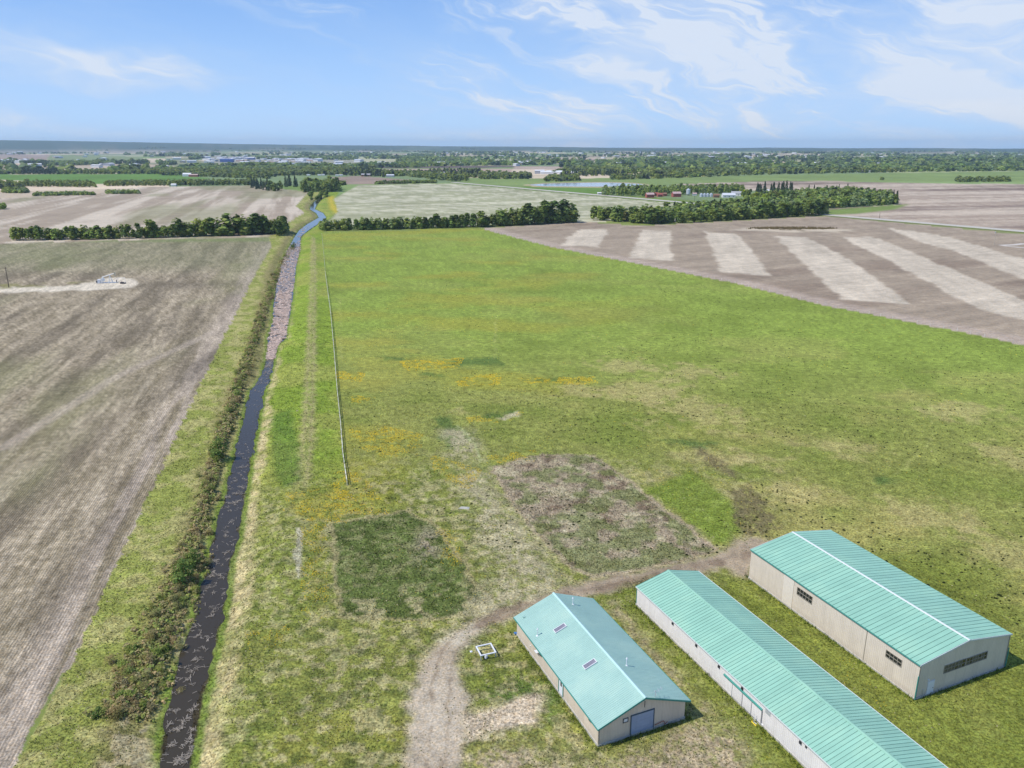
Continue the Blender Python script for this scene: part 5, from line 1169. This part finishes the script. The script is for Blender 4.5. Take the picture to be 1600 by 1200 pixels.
def pumpjack():
    x, y = at(171, 442); o = empty('pumpjack', (x, y, 0), rad(15)); tag(o, 'white oil pumpjack with pipework on the pale gravel pad in the stubble field', 'pumpjack')
    wh = flat_mat('oilfield_white', (.80, .80, .76), .6, .08)
    MB().box(-6, 4, -1.1, 1.1, 0, .35).obj('skid', M['galv'], o)
    MB().bar((-.2, -.9, .35), (.6, 0, 4.2), .14, 6).bar((-.2, .9, .35), (.6, 0, 4.2), .14, 6).bar((1.6, -.6, .35), (.6, 0, 4.2), .12, 6).bar((1.6, .6, .35), (.6, 0, 4.2), .12, 6).obj('samson_post', wh, o)
    MB().bar((-3.2, 0, 3.2), (3.0, 0, 5.0), .24, 6).obj('walking_beam', wh, o)
    MB().extrude_y([(2.9, 3.6), (3.4, 3.7), (3.75, 4.6), (3.6, 5.6), (3.1, 5.9), (2.8, 5.2)], -.25, .25).obj('horse_head', flat_mat('cream_paint', lin(226, 214, 180, .8), .6, .1), o)
    MB().bar((3.6, 0, 4.0), (3.6, 0, .3), .04, 5).obj('polished_rod', M['galv'], o)
    MB().bar((-3.1, -.8, 1.7), (-3.1, .8, 1.7), 1.0, 12).bar((-3.1, -.9, 1.7), (-3.1, -.7, 3.3), .12, 5).bar((-3.1, .9, 1.7), (-3.1, .7, 3.3), .12, 5).obj('counterweight', wh, o)
    MB().box(-5.6, -4.3, -.8, .8, .36, 2.0).obj('engine_housing', M['white_paint'], o)
    MB().bar((-6.4, 0, .9), (-5.7, 0, .9), .55, 10).obj('fuel_drum', M['dark'], o)
    MB().bar((3.6, -.6, .2), (3.6, .6, 1.0), .22, 7).bar((3.6, 0, .2), (3.6, 0, 1.5), .18, 7).obj('wellhead', M['dark'], o)
    r_ = MB().bar((4.6, -1.4, 0), (4.6, -1.4, 2.6), .07, 5).bar((4.6, -1.4, 2.6), (8.2, -1.4, 2.6), .07, 5).bar((8.2, -1.4, 2.6), (8.2, -1.4, 0), .07, 5).obj('guard_rail', M['white_paint'], o)
    tk = empty('separator_box', (x + 8.5, y - 2.5, 0)); tag(tk, 'dark low valve box on the gravel pad right of the pumpjack', 'valve box')
    MB().box(-1.3, .2, -.6, .6, 0, .9).box(.35, 1.4, -.5, .5, 0, .6).obj('box', M['dark'], tk); MB().bar((-.5, 0, .9), (-.5, 0, 1.5), .08, 6).obj('valve', M['red_paint'], tk)
pumpjack()

# ------------------------------------------------------------------ farm buildings far off
def simple_building(px, py, wd, dp, hw2, roofh, wall, roof, label, cat, name, rz=0.0, group=None, windows=0, roofn='roof'):
    x, y = at(px, py); z = float(height(np.array([x]), np.array([y]))[0]); o = empty(name, (x, y, z), rz); tag(o, label, cat, group)
    MB().extrude_y([(-dp / 2, -.5), (dp / 2, -.5), (dp / 2, hw2), (0, hw2 + roofh), (-dp / 2, hw2)], -wd / 2, wd / 2).obj('wall', wall, o)
    t_ = .35; k = roofh / (dp / 2)
    MB().extrude_y([(-dp / 2 - t_, hw2 - k * t_ + .03), (0, hw2 + roofh + .03), (dp / 2 + t_, hw2 - k * t_ + .03), (dp / 2 + t_, hw2 - k * t_ + .28), (0, hw2 + roofh + .30), (-dp / 2 - t_, hw2 - k * t_ + .28)], -wd / 2 - .3, wd / 2 + .3).obj('roof', roof, o)
    for i in range(windows):
        yy_ = -wd / 2 + (i + .5) * wd / windows
        for sx_ in (-1, 1):
            if sx_ == -1 or windows < 3: MB().box(sx_ * dp / 2 - .05, sx_ * dp / 2 + .05, yy_ - .6, yy_ + .6, 1.0, 2.1).obj('window', M['glass'], o)
    MB().box(-dp / 2 * .3, dp / 2 * .3, -wd / 2 - .06, -wd / 2 - .002, 0, min(hw2 * .8, 3)).obj('door', M['dark'], o)
    return o
RW = flat_mat('barn_red', lin(176, 100, 90, .8), .85, .15, .6); RR = flat_mat('weathered_pink_roof', lin(206, 176, 170, .8), .7, .15, .6); GR = flat_mat('grey_shingles', (.36, .36, .36), .8, .15); WW = flat_mat('white_siding', (.72, .72, .70), .6, .08); LR = flat_mat('light_metal_roof', (.62, .63, .65), .5, .1)
BR = flat_mat('brown_shed', lin(160, 120, 96, .7), .8, .15)
h90 = rad(90)
simple_building(1015, 308.8, 11, 8, 4.5, 2.2, RW, RR, 'red granary with pale roof, leftmost of the row beside the gravel road', 'granary', 'granary', h90 + .15)
simple_building(1025.5, 306.3, 6, 6, 3.2, 1.8, RW, RW, 'small red granary just right of the leftmost one', 'granary', 'granary', h90 + .15)
simple_building(1030.5, 307.4, 7, 6, 3.2, 1.8, RW, RW, 'middle red granary of the row with dark roof', 'granary', 'granary', h90 + .15)
simple_building(1038, 306.3, 6, 6, 3.0, 1.8, RW, BR, 'small red granary, fourth of the row', 'granary', 'granary', h90 + .15)
simple_building(1056.5, 307.6, 12, 9, 4.8, 2.4, RW, RR, 'biggest red granary, at the right end of the row', 'granary', 'granary', h90 + .15)
simple_building(1085, 305.5, 6, 5, 2.5, 1.4, WW, RR, 'little grey shed between the tall bin and the short bins', 'shed', 'shed', h90)
simple_building(1119, 308.5, 8, 6, 3.0, 1.8, BR, BR, 'brown shed right of the row of short grain bins', 'shed', 'shed', h90)
simple_building(1138, 308.5, 18, 9, 3.4, 2.6, WW, LR, 'white farm house with light roof behind the low hedge', 'house', 'house', h90, windows=3)
simple_building(1150, 306, 14, 9, 3.6, 2.8, WW, GR, 'grey roofed wing beside the white farm house', 'house', 'house', h90 - .3, windows=2)
simple_building(1164, 305.5, 9, 8, 5.5, .6, flat_mat('pale_stucco', (.55, .53, .47), .8, .1), GR, 'pale square shed left of the tall spruces', 'shed', 'shed', h90)
simple_building(1199, 302.5, 14, 9, 4, 2.2, WW, LR, 'white shed half hidden in trees right of the tall spruces', 'shed', 'shed', h90)
simple_building(1160, 328, 12, 8, 3.6, 2, WW, LR, 'white roofed house showing between the grove trees', 'house', 'house', h90)
simple_building(1060, 346, 7, 4, 2.6, 1.0, WW, LR, 'small white shed at the front edge of the grove', 'shed', 'shed', h90)
simple_building(937, 304.2, 7, 4, 2.6, .8, WW, WW, 'small white shed beside the gravel road left of the tree belt', 'shed', 'shed', h90)
simple_building(473, 293.5, 6, 5, 3, 1.2, WW, WW, 'small white shed between the spruces and the canal trees', 'shed', 'shed', h90)
def bin_(px, py, r0, h, legs, label, group=None):
    x, y = at(px, py); o = empty('grain_bin', (x, y, 0)); tag(o, label, 'grain bin', group); z0 = 2.2 if legs else 0
    MB().bar((0, 0, z0), (0, 0, z0 + h), r0, 16).obj('shell', M['bin'], o); MB().bar((0, 0, z0 + h), (0, 0, z0 + h + r0 * .6), r0 * 1.05, 16, .3).bar((0, 0, z0 + h + r0 * .6), (0, 0, z0 + h + r0 * .6 + .4), .35, 8).obj('roof', M['bin'], o)
    if legs:
        MB().bar((0, 0, z0), (0, 0, .5), r0 * .98, 16, .3).obj('hopper', M['bin'], o)
        for k in range(6): a = k * math.pi / 3; MB().bar((r0 * .95 * math.cos(a), r0 * .95 * math.sin(a), 0), (r0 * .95 * math.cos(a), r0 * .95 * math.sin(a), z0 + .5), .1, 5).obj('leg', M['galv'], o)
M['bin'] = flat_mat('bin_steel', (.62, .65, .70), .4, .12, 1.2, .35)
bin_(1075, 305.5, 3.1, 6.2, True, 'tall grey hopper grain bin standing alone between granaries and short bins')
for k, px in enumerate((1095.5, 1100.5, 1105.5, 1111)): bin_(px, 307.6, 2.3, 3.8, False, ('leftmost', 'second', 'third', 'rightmost')[k] + ' of the four short steel grain bins in a row', 'short grain bins')

# industrial area and scattered farms, small with distance
cols = [WW, LR, flat_mat('grey_metal', (.42, .43, .45), .6, .1), flat_mat('tan_metal', (.5, .42, .34), .7, .1), flat_mat('pink_brick', (.48, .34, .30), .8, .1)]
BL_ = flat_mat('blue_metal', (.05, .10, .32), .5, .1)
rr_ = random.Random(4)
for k in range(70):
    px = rr_.uniform(310, 488); py = rr_.uniform(246.5, 255.2) - abs(px - 420) * .01
    simple_building(px, py, rr_.uniform(18, 50), rr_.uniform(14, 26), rr_.uniform(5, 9), rr_.uniform(.8, 2.5), rr_.choice(cols), rr_.choice(cols[:3] + cols[:2]), 'low pale industrial building in the far estate left of the canal', 'building', 'industrial_building', h90 + rad(rr_.choice((-23, -10, 67))), 'industrial buildings of the far estate')
simple_building(355, 253.5, 60, 22, 12, 3, BL_, BL_, 'dark blue industrial hall, tallest in the far estate', 'building', 'industrial_building', h90)
simple_building(391, 250.5, 50, 22, 9, 3, BL_, LR, 'long blue walled hall in the middle of the far estate', 'building', 'industrial_building', h90)
simple_building(478, 254.3, 40, 18, 7, 1, WW, WW, 'long white hall at the right end of the far estate', 'building', 'industrial_building', h90)
for px, py in ((482, 274.5), (499, 274.5), (505, 274.2), (527, 275), (533, 274.8)): simple_building(px, py, 8, 4, 2.6, .6, WW, WW, 'small white shed in the row along the far field edge', 'shed', 'shed', h90, 'white sheds along the far field edge')
simple_building(585, 259, 60, 24, 7, 2, WW, WW, 'pale hall left of the bright white one behind the dark field', 'building', 'hall', h90); simple_building(601, 258.5, 55, 26, 10, 2, WW, WW, 'bright white hall behind the dark brown field', 'building', 'hall', h90)
simple_building(572, 275.5, 22, 10, 4, 2.4, BR, GR, 'brown roofed farmhouse among spruces behind the canal bend', 'house', 'house', h90, windows=3)
simple_building(693, 273.5, 30, 13, 4, 4, cols[3], GR, 'grey roofed farmhouse between the dark spruces', 'house', 'house', h90, windows=3)
simple_building(610, 276.5, 18, 10, 4, 2, cols[2], LR, 'low grey shed right of the spruce clump', 'shed', 'shed', h90)
simple_building(843, 271.5, 26, 16, 8, 2, cols[2], WW, 'white roofed barn left of the long white halls beyond the pond', 'barn', 'barn', h90)
for px, py, a_ in ((862, 272, 60), (874, 271, 70), (888, 272.3, 50)): simple_building(px, py, a_, 18, 5, 2.5, WW, WW, 'long low white hall beyond the pond', 'hall', 'hall', h90, 'long white halls beyond the pond')
simple_building(293, 275.5, 20, 12, 5, 3, WW, WW, 'white farm shed behind the left green field', 'shed', 'shed', h90); simple_building(303, 276, 22, 10, 4, 2, RW, cols[4], 'red walled farm building right of the white shed', 'barn', 'barn', h90)
simple_building(48, 257.5, 24, 14, 6, 2, WW, WW, 'white farm shed in front of the left spruces', 'shed', 'shed', h90); simple_building(1346, 269.8, 24, 12, 4, 2.5, cols[2], GR, 'grey roofed house at the edge of the right woods', 'house', 'house', h90)
simple_building(1358, 269.5, 14, 8, 4, 1, WW, WW, 'white trailer beside the grey roofed house at the right woods', 'trailer', 'trailer', h90)
simple_building(272, 291, 9, 6, 3, 1.5, WW, WW, 'tiny white shed in the hedge behind the left streaked field', 'shed', 'shed', h90)
far_bm = {}
for k in range(230):
    D0 = 2900 * (3.6 ** rr_.random()); A0 = rr_.uniform(-.58, .58); x = D0 * math.sin(A0); y = D0 * math.cos(A0)
    z = float(height(np.array([x]), np.array([y]))[0]); m_ = rr_.choice([WW, WW, LR, cols[3]])
    if k < 3 or m_ not in far_bm:
        far_bm.setdefault(m_, (MB().box(-15, 15, -8, 8, -1, 7).mesh('wall', m_), MB().add([(-16, -9, 7.02), (16, -9, 7.02), (16, 9, 7.02), (-16, 9, 7.02), (-16, 0, 9), (16, 0, 9)], [(0, 1, 5, 4), (2, 3, 4, 5), (0, 4, 3), (1, 2, 5), (0, 3, 2, 1)]).mesh('roof', rr_.choice([WW, LR]))))
    o = empty('farm_building', (x, y, z), rr_.uniform(0, 3)); tag(o, 'tiny pale farm building in the hazy distance', 'building', 'farm buildings in the hazy distance'); s_ = rr_.uniform(.7, 1.6)
    for nm, me in zip(('wall', 'roof'), far_bm[m_]): c_ = link(nm, me, o); c_.scale = (s_, s_, s_)

# ------------------------------------------------------------------ haze
def haze():
    o = MB().box(-21000, 21000, -21000, 21000, -22, 200).obj('haze', None) if False else None
    m = bpy.data.materials.new('haze'); m.use_nodes = True; t = NT(m.node_tree); t.n.clear()
    v = t.node('ShaderNodeVolumePrincipled'); v.inputs['Color'].default_value = (.66, .86, 1.0, 1); v.inputs['Density'].default_value = 5.4e-5; v.inputs['Anisotropy'].default_value = .1
    out = t.node('ShaderNodeOutputMaterial'); t.link(v.outputs[0], out.inputs['Volume'])
    tag(MB().box(-21000, 21000, -21000, 21000, -25, 200).obj('haze', m), 'thin blue haze over the far land', kind='stuff')
haze()
